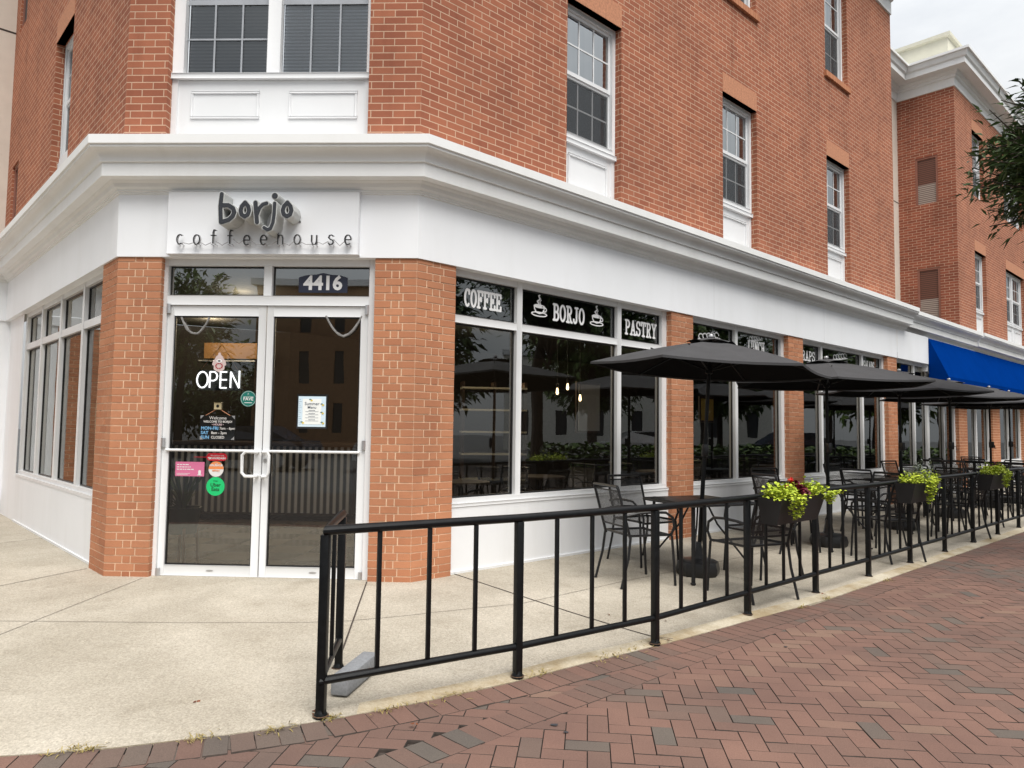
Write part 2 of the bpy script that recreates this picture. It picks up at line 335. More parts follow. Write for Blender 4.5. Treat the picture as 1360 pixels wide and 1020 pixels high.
def wall(fr, mb, t0, t1, z0, z1, ops, o=0, depth=.1, mi=0, rev=0):
    """wall sheet with openings and their reveals"""
    ts = sorted({t0, t1, *[x for a in ops for x in a[:2]]}); zs = sorted({z0, z1, *[x for a in ops for x in a[2:4]]})
    ts = [t for t in ts if t0 <= t <= t1]; zs = [z for z in zs if z0 <= z <= z1]
    for a, b in zip(ts, ts[1:]):
        for c, d in zip(zs, zs[1:]):
            m, k = (a+b)/2, (c+d)/2
            if any(p[0] < m < p[1] and p[2] < k < p[3] for p in ops): continue
            fr.quad(mb, a, b, c, d, o, mi)
    for p in ops:
        a, b, c, d = p[:4]
        for t, sg in ((a, 1), (b, -1)):
            q = [fr.P(t, o, c), fr.P(t, o-depth, c), fr.P(t, o-depth, d), fr.P(t, o, d)]
            uv = [(t, c), (t+depth, c), (t+depth, d), (t, d)]
            if (q[1]-q[0]).cross(q[2]-q[1]).dot(fr.u)*sg < 0: q, uv = q[::-1], uv[::-1]
            mb.face(q, rev, uv)
        for z in (c, d):
            q = [fr.P(a, o, z), fr.P(b, o, z), fr.P(b, o-depth, z), fr.P(a, o-depth, z)]; mb.face(q, rev, [(a, z), (b, z), (b, z+depth), (a, z+depth)])
def sweep(mb, frames_pts, prof, mi=0, smooth=False):
    """prof (o,z) swept along plan polyline given as function (index, o)->xy"""
    n = len(frames_pts); rows = []
    for fn in frames_pts: rows.append([Vector((*fn(o), z)) for o, z in prof])
    for a, b in zip(rows, rows[1:]):
        L = (b[0]-a[0]).length
        for i in range(len(prof)-1):
            mb.face([a[i], b[i], b[i+1], a[i+1]], mi, [(0, prof[i][1]), (L, prof[i][1]), (L, prof[i+1][1]), (0, prof[i+1][1])])
TF = math.tan(math.pi/8)
foldR = lambda o: (W+o*TF, -o)
foldL = lambda o: (-W-o*TF, -o)
def alongR(t): return lambda o: tuple(FR.P(t, o, 0))[:2]
def alongL(t): return lambda o: tuple(FL.P(t, o, 0))[:2]
LIN = 5.89
inL = lambda o: tuple(FL.P(LIN-o, o, 0))[:2]                       # inner corner with the side wing
wingL = lambda k: (lambda o: tuple(FL.P(LIN-o, k, 0))[:2])

def patio_z(x, y):
    d = max((x-W)*S-y*S, -y, (-(x+W))*S-y*S)
    return .033*max(0., min(1., 1-d/2.3))

# ---- lettering: strokes -> outline -> solid
def outline(strokes, res, blobs=()):
    """strokes: list of (points, radius); returns closed loops of the union"""
    allp = np.array([p for st, r in strokes for p in st]+[b[0] for b in blobs]); rm = max([r for _, r in strokes]+[b[1] for b in blobs])+2*res
    x0, y0 = allp.min(0)-rm; x1, y1 = allp.max(0)+rm
    nx, ny = int((x1-x0)/res)+2, int((y1-y0)/res)+2
    X, Y = np.meshgrid(x0+np.arange(nx)*res, y0+np.arange(ny)*res)
    D = np.full(X.shape, 9.)
    for st, r in strokes:
        for (ax, ay), (bx, by) in zip(st, st[1:]):
            dx, dy = bx-ax, by-ay; L2 = dx*dx+dy*dy+1e-12
            t = np.clip(((X-ax)*dx+(Y-ay)*dy)/L2, 0, 1); D = np.minimum(D, np.hypot(X-ax-t*dx, Y-ay-t*dy)-r)
    for (bx, by), r in blobs: D = np.minimum(D, np.hypot(X-bx, Y-by)-r)
    D += 1e-7
    segs = {}
    def ip(i, j, k, l):
        a, b = D[j, i], D[l, k]; t = a/(a-b); return (round(X[j, i]+t*(X[l, k]-X[j, i]), 6), round(Y[j, i]+t*(Y[l, k]-Y[j, i]), 6))
    ins = D < 0
    mixed = ins[:-1, :-1].astype(int)+ins[1:, :-1]+ins[:-1, 1:]+ins[1:, 1:]
    for j, i in zip(*np.where((mixed > 0) & (mixed < 4))):
        c = [(i, j), (i+1, j), (i+1, j+1), (i, j+1)]; b = [ins[q[1], q[0]] for q in c]
        ex = [e for e in range(4) if b[e] != b[(e+1) % 4]]
        # walk so the inside stays on the left
        outs = [e for e in ex if b[e]]; ents = [e for e in ex if not b[e]]
        for e in outs:
            g = min(ents, key=lambda q: (q-e) % 4)
            p = ip(*c[e], *c[(e+1) % 4]); q = ip(*c[g], *c[(g+1) % 4])
            if p != q: segs.setdefault(p, []).append(q)
    loops = []
    while segs:
        st = next(iter(segs)); loop = [st]; cur = st
        while True:
            if cur not in segs: break
            nx_ = segs[cur].pop(); 
            if not segs[cur]: del segs[cur]
            if nx_ == st: break
            loop.append(nx_); cur = nx_
        if len(loop) > 5: loops.append(loop)
    return loops
def solid(loops, depth):
    """filled extruded mesh of closed loops (holes kept); z from 0 to depth"""
    cu = bpy.data.curves.new('tmp', 'CURVE'); cu.dimensions = '2D'; cu.fill_mode = 'BOTH'; cu.extrude = depth/2
    for lp in loops:
        sp = cu.splines.new('POLY'); sp.points.add(len(lp)-1); sp.use_cyclic_u = True
        for p, q in zip(sp.points, lp): p.co = (q[0], q[1], 0, 1)
    return curve_mesh(cu, depth/2)
def curve_mesh(cu, lift=0):
    o = bpy.data.objects.new('tmp', cu); col.objects.link(o); dg = bpy.context.evaluated_depsgraph_get()
    me = bpy.data.meshes.new_from_object(o.evaluated_get(dg)); vs = [(v.co.x, v.co.y, v.co.z+lift) for v in me.vertices]; fs = [tuple(p.vertices) for p in me.polygons]
    bpy.data.objects.remove(o); bpy.data.curves.remove(cu); bpy.data.meshes.remove(me); return vs, fs
def put(mb, vf, fr, t, o, z, mi=0, side=None, skew=0):
    """place a flat solid on a facade: x->u, y->z, z->outward; faces that look sideways take material 'side'"""
    vs, fs = vf; sgn = -1 if fr.flip else 1
    V = [fr.P(t+x, o+zz, z+y) for x, y, zz in vs]
    for f in fs:
        n = (V[f[1]]-V[f[0]]).cross(V[f[2]]-V[f[0]])
        m = mi if side is None or n.length == 0 or abs(n.normalized().dot(fr.n)) > .7 else side
        mb.mesh([V[i] for i in f], [tuple(range(len(f)))], m)
def text(s, size, depth=.002, bold=0, align='CENTER'):
    cu = bpy.data.curves.new('tmp', 'FONT'); cu.body = s; cu.size = size; cu.extrude = depth/2; cu.offset = bold; cu.align_x = align; cu.align_y = 'CENTER'; cu.resolution_u = 3
    return curve_mesh(cu, depth/2)
def ell(cx, cy, rx, ry, a0=0, a1=360, n=20): return [(cx+rx*math.cos(R_(a0+(a1-a0)*i/n)), cy+ry*math.sin(R_(a0+(a1-a0)*i/n))) for i in range(n+1)]
# slab-serif capitals in a box of height 1; each glyph: (width, strokes)
def slab():
    w = .56
    def st(x, b=1, t=1): return [[(x, 0), (x, 1)]]+([[(x-.1, 0), (x+.12, 0)]] if b else [])+([[(x-.1, 1), (x+.12, 1)]] if t else [])
    G = {}
    G['C'] = (.54, [ell(.28, .5, .22, .5, 50, 310), [(.45, .98), (.45, .75)]])
    G['O'] = (.56, [ell(.28, .5, .23, .5)])
    G['F'] = (.56, st(.15)+[[(.15, 1), (.52, 1), (.52, .78)], [(.15, .52), (.38, .52)], [(.38, .62), (.38, .42)]])
    G['E'] = (.56, st(.15)+[[(.15, 1), (.5, 1), (.5, .8)], [(.15, .52), (.36, .52)], [(.36, .62), (.36, .42)], [(.15, 0), (.52, 0), (.52, .22)]])
    G['B'] = (.58, st(.15)+[[(.15, 1)]+ell(.3, .76, .18, .24, 90, -90, 8)+[(.15, .52)], [(.15, .52)]+ell(.32, .26, .2, .26, 90, -90, 8)+[(.15, 0)]])
    G['R'] = (.6, st(.15)+[[(.15, 1)]+ell(.3, .76, .18, .24, 90, -90, 8)+[(.15, .52)], [(.3, .52), (.46, 0), (.56, 0)]])
    G['P'] = (.56, st(.15)+[[(.15, 1)]+ell(.3, .74, .2, .26, 90, -90, 8)+[(.15, .48)]])
    G['J'] = (.5, [[(.34, 1), (.34, .25)]+ell(.2, .22, .14, .22, 0, -180, 8), [(.2, 1), (.46, 1)]])
    G['A'] = (.6, [[(.1, 0), (.3, 1), (.5, 0)], [(.17, .32), (.43, .32)], [(.0, 0), (.2, 0)], [(.4, 0), (.6, 0)]])
    G['S'] = (.52, [ell(.26, .75, .19, .25, 20, 270, 10)+ell(.26, .25, .2, .25, 90, -160, 10), [(.45, .98), (.45, .78)], [(.06, .02), (.06, .24)]])
    G['T'] = (.56, [[(.28, 0), (.28, 1)], [(.06, .78), (.06, 1), (.5, 1), (.5, .78)], [(.16, 0), (.4, 0)]])
    G['Y'] = (.58, [[(.08, 1), (.29, .45), (.5, 1)], [(.29, .45), (.29, 0)], [(.18, 0), (.4, 0)], [(0, 1), (.17, 1)], [(.41, 1), (.58, 1)]])
    G['L'] = (.54, st(.15)+[[(.15, 0), (.5, 0), (.5, .25)]])
    G['U'] = (.6, [[(.12, 1), (.12, .25)]+ell(.3, .25, .18, .25, 180, 360, 8)+[(.48, 1)], [(.02, 1), (.22, 1)], [(.38, 1), (.58, 1)]])
    G['N'] = (.62, [[(.13, 0), (.13, 1), (.48, 0), (.48, 1)], [(.02, 0), (.24, 0)], [(.02, 1), (.15, 1)], [(.37, 1), (.59, 1)]])
    G['H'] = (.62, st(.13)+st(.48)+[[(.13, .5), (.48, .5)]])
    G['W'] = (.74, [[(.08, 1), (.22, 0), (.37, .8), (.52, 0), (.66, 1)], [(0, 1), (.18, 1)], [(.56, 1), (.74, 1)]])
    G['D'] = (.58, st(.15)+[[(.15, 1)]+ell(.27, .5, .23, .5, 90, -90, 12)+[(.15, 0)]])
    return G
SLAB = slab()
def word(s, h, width=None, r=.085):
    x = 0; strokes = []
    for ch in s:
        w, g = SLAB[ch]
        for st in g: strokes.append([(x+px, py) for px, py in st])
        x += w+.07
    x -= .07; k = (width/x if width else h)
    return [([(px*k, py*h) for px, py in st], r*h) for st in strokes]

# ================================================================== GROUND
mb = MB(); mb.face([(-150, -150, -.06), (150, -150, -.06), (150, 150, -.06), (-150, 150, -.06)])
tag(mb.build('ground', 'asphalt'), kind='structure')
EDGE = [(-14, -3.75), (-6, -3.62), (-2, -3.52), (-.6, -3.45), (.23, -3.343), (.621, -3.244), (1.066, -3.075), (1.45, -2.895), (1.89, -2.62), (2.35, -2.29), (2.686, -2.0), (3.05, -1.71), (3.409, -1.42), (4.077, -.83), (4.937, -.09)]
for k in range(1, 30): EDGE.append((4.937+.7071*k*.8, -.09+.7071*k*.8))
def resample(pl, step):
    P = np.array(pl); d = np.r_[0, np.cumsum(np.hypot(*np.diff(P, axis=0).T))]; s = np.arange(0, d[-1], step)
    return np.c_[np.interp(s, d, P[:, 0]), np.interp(s, d, P[:, 1])]
E2 = resample(EDGE, .12)
# patio slab: strips between the building line and its kerb edge
BASE = [tuple(FL.P(9, -.3, 0))[:2], foldL(-.3), foldR(-.3), tuple(FR.P(34, -.3, 0))[:2]]
B2 = resample(BASE, .02); n_e = len(E2)
idx = np.linspace(0, len(B2)-1, n_e).astype(int); 
# pair every kerb point with the nearest building point, kept monotonic
bi = []; last = 0
for e in E2:
    j = int(np.argmin(np.hypot(*(B2-e).T))); last = max(last, j); bi.append(last)
KW = .115
mb = MB(); rows = []
for e, j in zip(E2, bi):
    b = B2[j]; d = np.hypot(*(b-e)); row = [tuple(e+(b-e)*f) for f in [0, KW/d, KW/d+.012/d]+[KW/d+.012/d+(1-KW/d-.012/d)*q/14 for q in range(1, 15)]]
    rows.append(row)
for a, b in zip(rows, rows[1:]):
    for k in range(len(a)-1):
        z = lambda p, kk: patio_z(*p) - (.012 if kk == 0 else .0)
        q = [(*a[k], z(a[k], k)), (*b[k], z(b[k], k)), (*b[k+1], z(b[k+1], k+1)), (*a[k+1], z(a[k+1], k+1))]
        mb.face(q, 1 if k == 0 and a[0][0] > 1.5 else 0, None, .5, k > 0)
    mb.face([(*a[0], -.05), (*b[0], -.05), (*b[0], -.012), (*a[0], -.012)], 1)
def joint(pts, w=.006, mi=2):
    P = resample(pts, .06); P = np.vstack([P, pts[-1]])
    for p, q in zip(P, P[1:]):
        d = (q-p)/max(1e-6, np.hypot(*(q-p))); nn = np.array([-d[1], d[0]])*w/2
        mb.face([(*(p-nn), patio_z(*(p-nn))+.004), (*(q-nn), patio_z(*(q-nn))+.004), (*(q+nn), patio_z(*(q+nn))+.004), (*(p+nn), patio_z(*(p+nn))+.004)], mi)
joint([(-.995, -2.6), (-.995, -1.7), (-.98, -.06)], .005)
joint([(-3.2, -1.55), (-1.03, -1.421), (.016, -1.371), (.834, -1.302), (1.15, -1.235), (1.5, -1.08), (2.358, -.62), (3.259, .296), (3.85, .86), (12, 9.0)], .005)
joint([(.992, -.02), (1.271, -1.822), (1.30, -2.1)], .011)
joint([(1.69, .42), (2.282, -.299), (2.741, -.846), (3.069, -1.209), (3.259, -1.40), (3.38, -1.44)], .011)
joint([(-1.98, -.425), (-1.709, .30)], .009); joint([(-1.98, -.425), (-2.6, -1.5)], .006); joint([(-3.55, 1.58), (-3.27, 2.02)], .008)
joint([(-1.98, -.425), (-4.5, .5)], .005)
for k in range(1, 8):
    t = .5+2.05*k; joint([tuple(FR.P(t, .0, 0))[:2], tuple(FR.P(t, 2.46, 0))[:2]], .006)
tag(mb.build('concrete_patio', ['concrete', 'kerb', 'joint']), kind='structure')

# brick pavers
mb = MB(); mb.face([(-8, -9, -.036), (24, -9, -.036), (30, 22, -.036), (-8, 22, -.036)], 1, tint=0)
E2v = np.array(E2)
def edge_dist(x, y):
    """signed distance from the kerb, positive on the brick side"""
    d = E2v-np.array([x, y]); i = int(np.argmin((d**2).sum(1))); i = min(max(i, 1), len(E2v)-2)
    t = E2v[i+1]-E2v[i-1]; t = t/np.hypot(*t); r = np.array([x, y])-E2v[i]; return t[1]*r[0]-t[0]*r[1]
def paver(c, ang, hx, hy, ztop, tint):
    ca, sa = math.cos(ang), math.sin(ang); g = .0009; ch = .0018
    tl = random.gauss(0, .0007), random.gauss(0, .0007), random.gauss(0, .0007)
    def pt(x, y, z): return (c[0]+x*ca-y*sa, c[1]+x*sa+y*ca, z+tl[2]+x*tl[0]/.1+y*tl[1]/.1)
    a, b = hx-g, hy-g
    T = [pt(sx*(a-ch), sy*(b-ch), ztop) for sx, sy in ((-1, -1), (1, -1), (1, 1), (-1, 1))]
    B = [pt(sx*a, sy*b, ztop-.007) for sx, sy in ((-1, -1), (1, -1), (1, 1), (-1, 1))]
    D = [pt(sx*a, sy*b, ztop-.05) for sx, sy in ((-1, -1), (1, -1), (1, 1), (-1, 1))]
    mb.mesh(T+B+D, [(0, 1, 2, 3)], 0, tint); mb.mesh(T+B+D, [(4+i, 4+(i+1) % 4, (i+1) % 4, i) for i in range(4)]+[(8+i, 8+(i+1) % 4, 4+(i+1) % 4, 4+i) for i in range(4)], 1, 0)
from mathutils import noise as mnoise
def ptint(x, y):
    if random.random() < .035: return random.uniform(.05, .22)
    return min(1, max(.14, random.gauss(.58, .13)+.42*mnoise.noise(Vector((x*.9, y*.9, 3.1)))+.25*mnoise.noise(Vector((x*.3, y*.3, 9)))))
A0 = R_(-4); ca, sa = math.cos(A0), math.sin(A0); w_ = .1
dS = lambda x, y: ((x-W)-y)*S                    # distance from the right facade plane
for i in range(-60, 260):
    for j in range(-90, 150):
        m = (i-j) % 4
        if m == 0: lx, ly, hx, hy = (i+1)*w_, (j+.5)*w_, w_, w_/2
        elif m == 3: lx, ly, hx, hy = (i+.5)*w_, (j+1)*w_, w_/2, w_
        else: continue
        x, y = lx*ca-ly*sa+1.0, lx*sa+ly*ca-3
        if y < -5.2 or x > 20 or x < -1.5 or y > 12: continue
        dep = (Vector((x, y, 0))-CAM).dot(fwd)
        if dep < 1.5 or abs((Vector((x, y, 0))-CAM).dot(right))/dep > .78: continue
        e = edge_dist(x, y); q = dS(x, y)
        if e < .05 or (2.63 < q < 2.705 and y < 2) or q < 2.62 and x > 4.5: continue
        paver((x, y), A0, hx, hy, -.018, ptint(x, y))
# straight course in line with the far kerb, then the course that follows the curve
for k in range(-70, 160):
    p = FR.P(2.0+k*.1, 2.69, 0)
    if edge_dist(p.x, p.y) < .0: continue
    if edge_dist(p.x, p.y) < .22 and k < 24 and k > -30 and edge_dist(p.x, p.y) < .09: continue
    paver((p.x, p.y), math.pi/4, .05, .1, -.016, ptint(p.x, p.y)*.85)
C2 = resample(EDGE, .103)
for p, q in zip(C2, C2[1:]):
    if not (-3 < p[0] < 4.6): continue
    t = q-p; a = math.atan2(t[1], t[0]); c = (p+q)/2+np.array([t[1], -t[0]])/np.hypot(*t)*.104
    paver(c, a, .0515, .1, -.0138, ptint(p[0], p[1])*.9)
tag(mb.build('brick_pavement', ['paver', 'joint']), kind='structure')

# ================================================================== CORNER BUILDING
bld = empty('corner_building', (0, 0, 0))
tag(bld, 'red brick corner building with white cornice, chamfered double doors and storefront windows', 'building')
def bricks(mb, fr, t0, t1, z0, z1, o=0, flipx=False, header=False):
    w = t1-t0; rh = .0677; n = int(math.ceil((z1-z0)/rh))
    for k in range(n):
        a, b = z0+k*rh, min(z1, z0+(k+1)*rh)
        if b-a < .02: continue
        cuts = [0, .5, 1] if header and k % 2 else ([0, 1] if header else ([0, .25, .68, 1] if k % 2 else [0, .40, .585, 1]))
        if flipx: cuts = [1-c for c in cuts][::-1]
        for c, d in zip(cuts, cuts[1:]):
            ta, tb = t0+c*w+(.0053 if c > 0 else .003), t0+d*w-(.0053 if d < 1 else .003)
            fr.box(mb, ta, tb, o-.012, o+random.gauss(0, .0008), a+.0052, b-.0052, 1, min(1, max(0, random.gauss(.5, .13)-(.14 if k < 2 else 0))), skip=())
def pier(name, faces):
    mb = MB()
    for fr, t0, t1, hd in faces:
        fr.quad(mb, t0, t1, -.03, 2.905, -.0045); bricks(mb, fr, t0, t1, .012, 2.9, 0, False, hd)
    return mb.build(name, ['mortar', 'brick_orange'], bld)
def side(fr, t, sgn):                                              # reveal frame of a pier: runs inward from the facade
    return Fr(fr.P(t, 0, 0), -fr.n, fr.u*sgn)
pier('pier', [(FC, .99, W, False), (FR, 0, .447, False), (side(FC, .99, -1), 0, .13, True), (side(FR, .447, 1), 0, .13, True)])
pier('pier', [(FC, -W, -.965, False), (FL, 0, .5, False), (side(FC, -.965, 1), 0, .13, True), (side(FL, .5, 1), 0, .13, True)])
for a, b in ((3.93, 4.42), (7.07, 7.57), (11.17, 11.65)):
    pier('pier', [(FR, a, b, False), (side(FR, a, -1), 0, .13, True), (side(FR, b, 1), 0, .13, True)])
# upper brick walls
OPR = [(1.95, 2.90, 3.9, 6.19), (5.17, 6.13, 3.9, 6.19), (8.54, 9.48, 3.9, 6.19), (1.95, 2.90, 7.68, 9.7), (5.17, 6.13, 7.68, 9.7), (8.54, 9.48, 7.68, 9.7)]
OPL = [(2.33, 3.28, 3.9, 6.19), (2.33, 3.28, 7.68, 9.7), (5.62, 6.12, 3.9, 5.32), (5.62, 6.2, 7.5, 8.8)]
OPC = [(-.985, .888, 3.9, 7.1)]
mb = MB()
wall(FR, mb, 0, 11.65, 3.9, 10.0, OPR); wall(FC, mb, -W, W, 3.9, 10.0, OPC); wall(FL, mb, 0, 6.6, 3.9, 10.0, OPL)
side(FR, 11.65, 1).quad(mb, 0, 1.5, 3.9, 10.0, 0)
mb.build('brick_wall', 'brick_upper', bld)
# cornice and fascia
PROF = [(-.05, 3.935), (.315, 3.917), (.315, 3.838), (.298, 3.832), (.298, 3.812), (.286, 3.806)]
for k in range(7): a = k/6*math.pi/2; PROF.append((.275-.07*math.sin(a), 3.72+.082*math.cos(a)))
PROF += [(.205, 3.712), (.186, 3.708), (.186, 3.588), (.105, 3.582)]
for k in range(5): a = k/4; PROF.append((.10-.055*a-.008*math.sin(a*math.pi*2), 3.575-.062*a))
PROF += [(.04, 3.512), (.04, 3.498), (.028, 3.494), (.028, 3.478), (.010, 3.472)]
mb = MB()
sweep(mb, [wingL(5), inL, foldL, foldR, alongR(12.06)], PROF)
mb.face([tuple(FR.P(12.06, o, z)) for o, z in PROF])
mb.build('cornice', 'cornice', bld)
mb = MB()
FP = [(.016, 3.485), (.016, 2.9), (-.21, 2.9)]
sweep(mb, [wingL(5), inL, foldL, foldR, alongR(11.64)], FP)
sweep(mb, [alongR(11.643), alongR(13.47)], [(.019, 3.485), (.019, 2.902), (-.21, 2.902)])
side(FR, 13.47, 1).quad(mb, -.019, .2, 2.9, 3.485, 0)
for t in (4.9, 8.32): FR.box(mb, t-.002, t+.002, .01, .0165, 2.903, 3.47, 1)
mb.build('fascia', ['white', 'caulk'], bld)

def dh_window(fr, t0, t1, z0, z1, parent, o=-.1, panel=None, curtain='curtain', low='screen', muntin=(3, 2)):
    """double-hung sash window"""
    mb = MB(); f = .055; zm = (z0+z1)/2-.02
    for a, b in ((t0, t0+f), (t1-f, t1)): fr.box(mb, a, b, o-.08, o, z0, z1, bev=.006)
    fr.box(mb, t0+f, t1-f, o-.08, o, z1-f, z1, bev=.006); fr.box(mb, t0+f, t1-f, o-.08, o+.012, z0, z0+.06, bev=.006)
    win = mb.build('window', 'vinyl', parent)
    for k, (a, b, oo) in enumerate(((zm, z1-f, o-.03), (z0+.06, zm, o-.045))):
        mb = MB(); g = .035
        for c, d in ((t0+f, t0+f+g), (t1-f-g, t1-f)): fr.box(mb, c, d, oo-.02, oo, a, b)
        fr.box(mb, t0+f+g, t1-f-g, oo-.02, oo+.004, b-.04, b); fr.box(mb, t0+f+g, t1-f-g, oo-.02, oo+.004, a, a+.045)
        mb.build('sash', 'vinyl', win)
        i0, i1, j0, j1 = t0+f+g, t1-f-g, a+.045, b-.04; mb = MB()
        for q in range(1, muntin[0]): x = i0+(i1-i0)*q/muntin[0]; fr.box(mb, x-.009, x+.009, oo-.0135, oo-.008, j0, j1)
        for q in range(1, muntin[1]): y = j0+(j1-j0)*q/muntin[1]; fr.box(mb, i0, i1, oo-.0132, oo-.0078, y-.009, y+.009)
        mb.build('muntin', 'vinyl', win)
        mb = MB(); fr.quad(mb, i0-.005, i1+.005, j0-.005, j1+.005, oo-.014); mb.build('pane', 'glass_sky' if k == 0 else 'glass_up', win)
        if k == 1: mb = MB(); fr.quad(mb, i0-.012, i1+.012, j0-.012, j1+.012, oo+.006); mb.build('insect_screen', 'gauze', win)
        mb = MB(); fr.quad(mb, t0+.01, t1-.01, a-.03, b+.03, o-.10-.006*k); mb.build('blind', (curtain if k == 0 else low), win)
    if panel is not None:
        mb = MB(); fr.box(mb, t0, t1, o-.05, o-.012, panel, z0-.055); fr.box(mb, t0, t1, o-.05, o+.022, z0-.055, z0-.002, bev=.008)
        for a, b in ((t0, t0+.055), (t1-.055, t1)): fr.box(mb, a, b, o-.04, o, panel, z0-.056)
        m_ = .10; a, b, c, d = t0+m_+.05, t1-m_-.05, panel+.15, z0-.17
        for q in ((a, b, c-.012, c+.012), (a, b, d-.012, d+.012), (a-.012, a+.012, c+.012, d-.012), (b-.012, b+.012, c+.012, d-.012)): fr.box(mb, q[0], q[1], o-.03, o+.002, q[2], q[3], bev=.005)
        mb.build('panel', 'vinyl', win)
    return win
def lintel(fr, t0, t1, z, parent, h=.275):
    mb = MB(); fr.box(mb, t0, t1, -.09, .004, z, z+h); return mb.build('lintel', 'lintel', parent)
def sill(fr, t0, t1, z, parent):
    mb = MB(); n = int((t1-t0+.1)/.07); 
    for k in range(n): a = t0-.05+(t1-t0+.1)*k/n; fr.box(mb, a+.003, a+(t1-t0+.1)/n-.003, -.1, .045, z-.10, z-.004, 1, random.uniform(.2, .7))
    fr.box(mb, t0-.045, t1+.045, -.1, .038, z-.095, z-.008)
    return mb.build('sill', ['mortar', 'brick_orange'], parent)
for fr, ops in ((FR, OPR[:3]), (FL, OPL[:1])):
    for a, b, c, d in ops: w = dh_window(fr, a, b, 4.64, d, bld, panel=3.92); lintel(fr, a, b, d, w)
for fr, ops in ((FR, OPR[3:]), (FL, OPL[1:2])):
    for a, b, c, d in ops: w = dh_window(fr, a, b, c, d, bld); sill(fr, a, b, c, w); lintel(fr, a, b, d, w)
def louver(fr, t0, t1, z0, z1, parent, o=-.05, mats=('louver', 'louver_light'), split=.42):
    mb = MB(); zs = z0+(z1-z0)*split
    fr.quad(mb, t0, t1, z0, zs, o, 1); fr.quad(mb, t0, t1, zs, z1, o, 0)
    for a, b, c, d in ((t0, t0+.05, z0, z1), (t1-.05, t1, z0, z1), (t0+.05, t1-.05, z1-.05, z1)): fr.box(mb, a, b, o-.02, o+.02, c, d, 2)
    return mb.build('louver', [*mats, 'louver_frame'], parent)
louver(FL, 5.62, 6.12, 3.9, 5.32, bld, mats=('louver', 'louver')); louver(FL, 5.62, 6.2, 7.5, 8.8, bld, mats=('louver', 'screen'))
# white bay over the doors
mb = MB(); o = -.085
FC.box(mb, -.985, .888, o-.06, o-.014, 3.92, 4.60); FC.box(mb, -.985, .888, o-.05, o+.02, 4.604, 4.655, bev=.008)
for a, b in ((-.985, -.93), (.833, .888)): FC.box(mb, a, b, o-.05, o, 3.92, 4.60)
for a, b in ((-.80, -.157), (.125, .762)):
    for q in ((a, b, 4.232, 4.252), (a, b, 4.472, 4.492), (a, a+.02, 4.253, 4.471), (b-.02, b, 4.253, 4.471)): FC.box(mb, *q[:2], o-.03, o-.004, *q[2:], bev=.004)
for a, b in ((-.985, -.880), (-.095, .030), (.845, .888)): FC.box(mb, a, b, o-.06, o, 4.657, 7.1, bev=.006)
FC.box(mb, -.88, -.095, o-.06, o-.004, 4.657, 4.672); FC.box(mb, .03, .845, o-.06, o-.004, 4.657, 4.672)
bay = mb.build('bay_window', 'vinyl', bld)
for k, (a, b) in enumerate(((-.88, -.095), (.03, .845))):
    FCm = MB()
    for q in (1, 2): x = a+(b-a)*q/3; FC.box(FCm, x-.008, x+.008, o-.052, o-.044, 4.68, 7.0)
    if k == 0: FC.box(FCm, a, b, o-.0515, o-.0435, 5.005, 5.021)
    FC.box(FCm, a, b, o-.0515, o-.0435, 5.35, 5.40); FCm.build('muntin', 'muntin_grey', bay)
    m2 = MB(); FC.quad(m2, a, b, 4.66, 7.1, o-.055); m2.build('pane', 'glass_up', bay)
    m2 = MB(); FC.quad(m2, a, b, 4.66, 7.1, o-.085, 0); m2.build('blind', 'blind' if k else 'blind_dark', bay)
# top cornice of the corner building
UP = [(0, 9.96), (.03, 9.965), (.03, 10.22), (.075, 10.24), (.075, 10.32), (.16, 10.36), (.18, 10.44), (.46, 10.46), (.46, 10.60), (.52, 10.64), (.56, 10.78), (.6, 10.80), (.6, 10.88), (-.2, 10.95)]
mb = MB(); sweep(mb, [alongL(6.4), foldL, foldR, alongR(11.65)], UP); mb.face([tuple(FR.P(11.65, o_, z)) for o_, z in UP]); mb.build('roof_cornice', 'cornice', bld)

# storefront frames
def storefront(fr, t0, t1, mull, name='storefront_window', parent=bld, bars=True, zs=.648, jamb=(.05, .10), black=True, base='white_wall', o=-.08):
    mb = MB(); d = o-.09
    m_ = [(t0, t0+jamb[0])]+[(m-.037, m+.037) for m in mull]+[(t1-jamb[1], t1)]
    for a, b in m_: fr.box(mb, a, b, d, o, zs+.075, 2.9, bev=.003)
    for (a0, a), (b, b1) in zip(m_, m_[1:]):
        fr.box(mb, a, b, d, o-.004, 2.84, 2.9)
        if bars: fr.box(mb, a, b, d, o-.003, 2.39, 2.465, bev=.003)
    fr.box(mb, t0, t1, d, o+.006, zs+.03, zs+.0745); fr.box(mb, t0, t1, d, o+.035, zs, zs+.029, bev=.004)
    win = mb.build(name, 'frame', parent)
    for (a0, a), (b, b1) in zip(m_, m_[1:]):
        g = MB()
        for c, e in (((zs+.075, 2.39), (2.465, 2.84)) if bars else ((zs+.075, 2.84),)):
            for q in ((a, a+.016, c, e), (b-.016, b, c, e), (a+.016, b-.016, c, c+.016), (a+.016, b-.016, e-.016, e)): fr.box(g, q[0], q[1], o-.062, o-.04, q[2], q[3])
        g.build('gasket', 'plastic', win)
        for c, e in (((zs+.075, 2.39), (2.465, 2.84)) if bars else ((zs+.075, 2.84),)):
            g = MB(); fr.quad(g, a+.001, b-.001, c+.001, e-.001, o-.05); g.build('pane', 'glass', win)
    if fr is FR and parent is bld and t0 < 11:
        g = MB()
        for (a0, a), (b, b1) in zip(m_, m_[1:]): fr.quad(g, a-.01, b+.01, 2.455, 2.85, o-.066)
        g.build('backing_film', 'film', win)
    mb = MB(); fr.quad(mb, t0, t1, -.03, zs, -.05, 0); mb2 = fr.box(mb, t0, t1, -.05, -.035, -.02, .055, 1); mb.build('base_panel', [base, 'vinyl'], win)
    return win
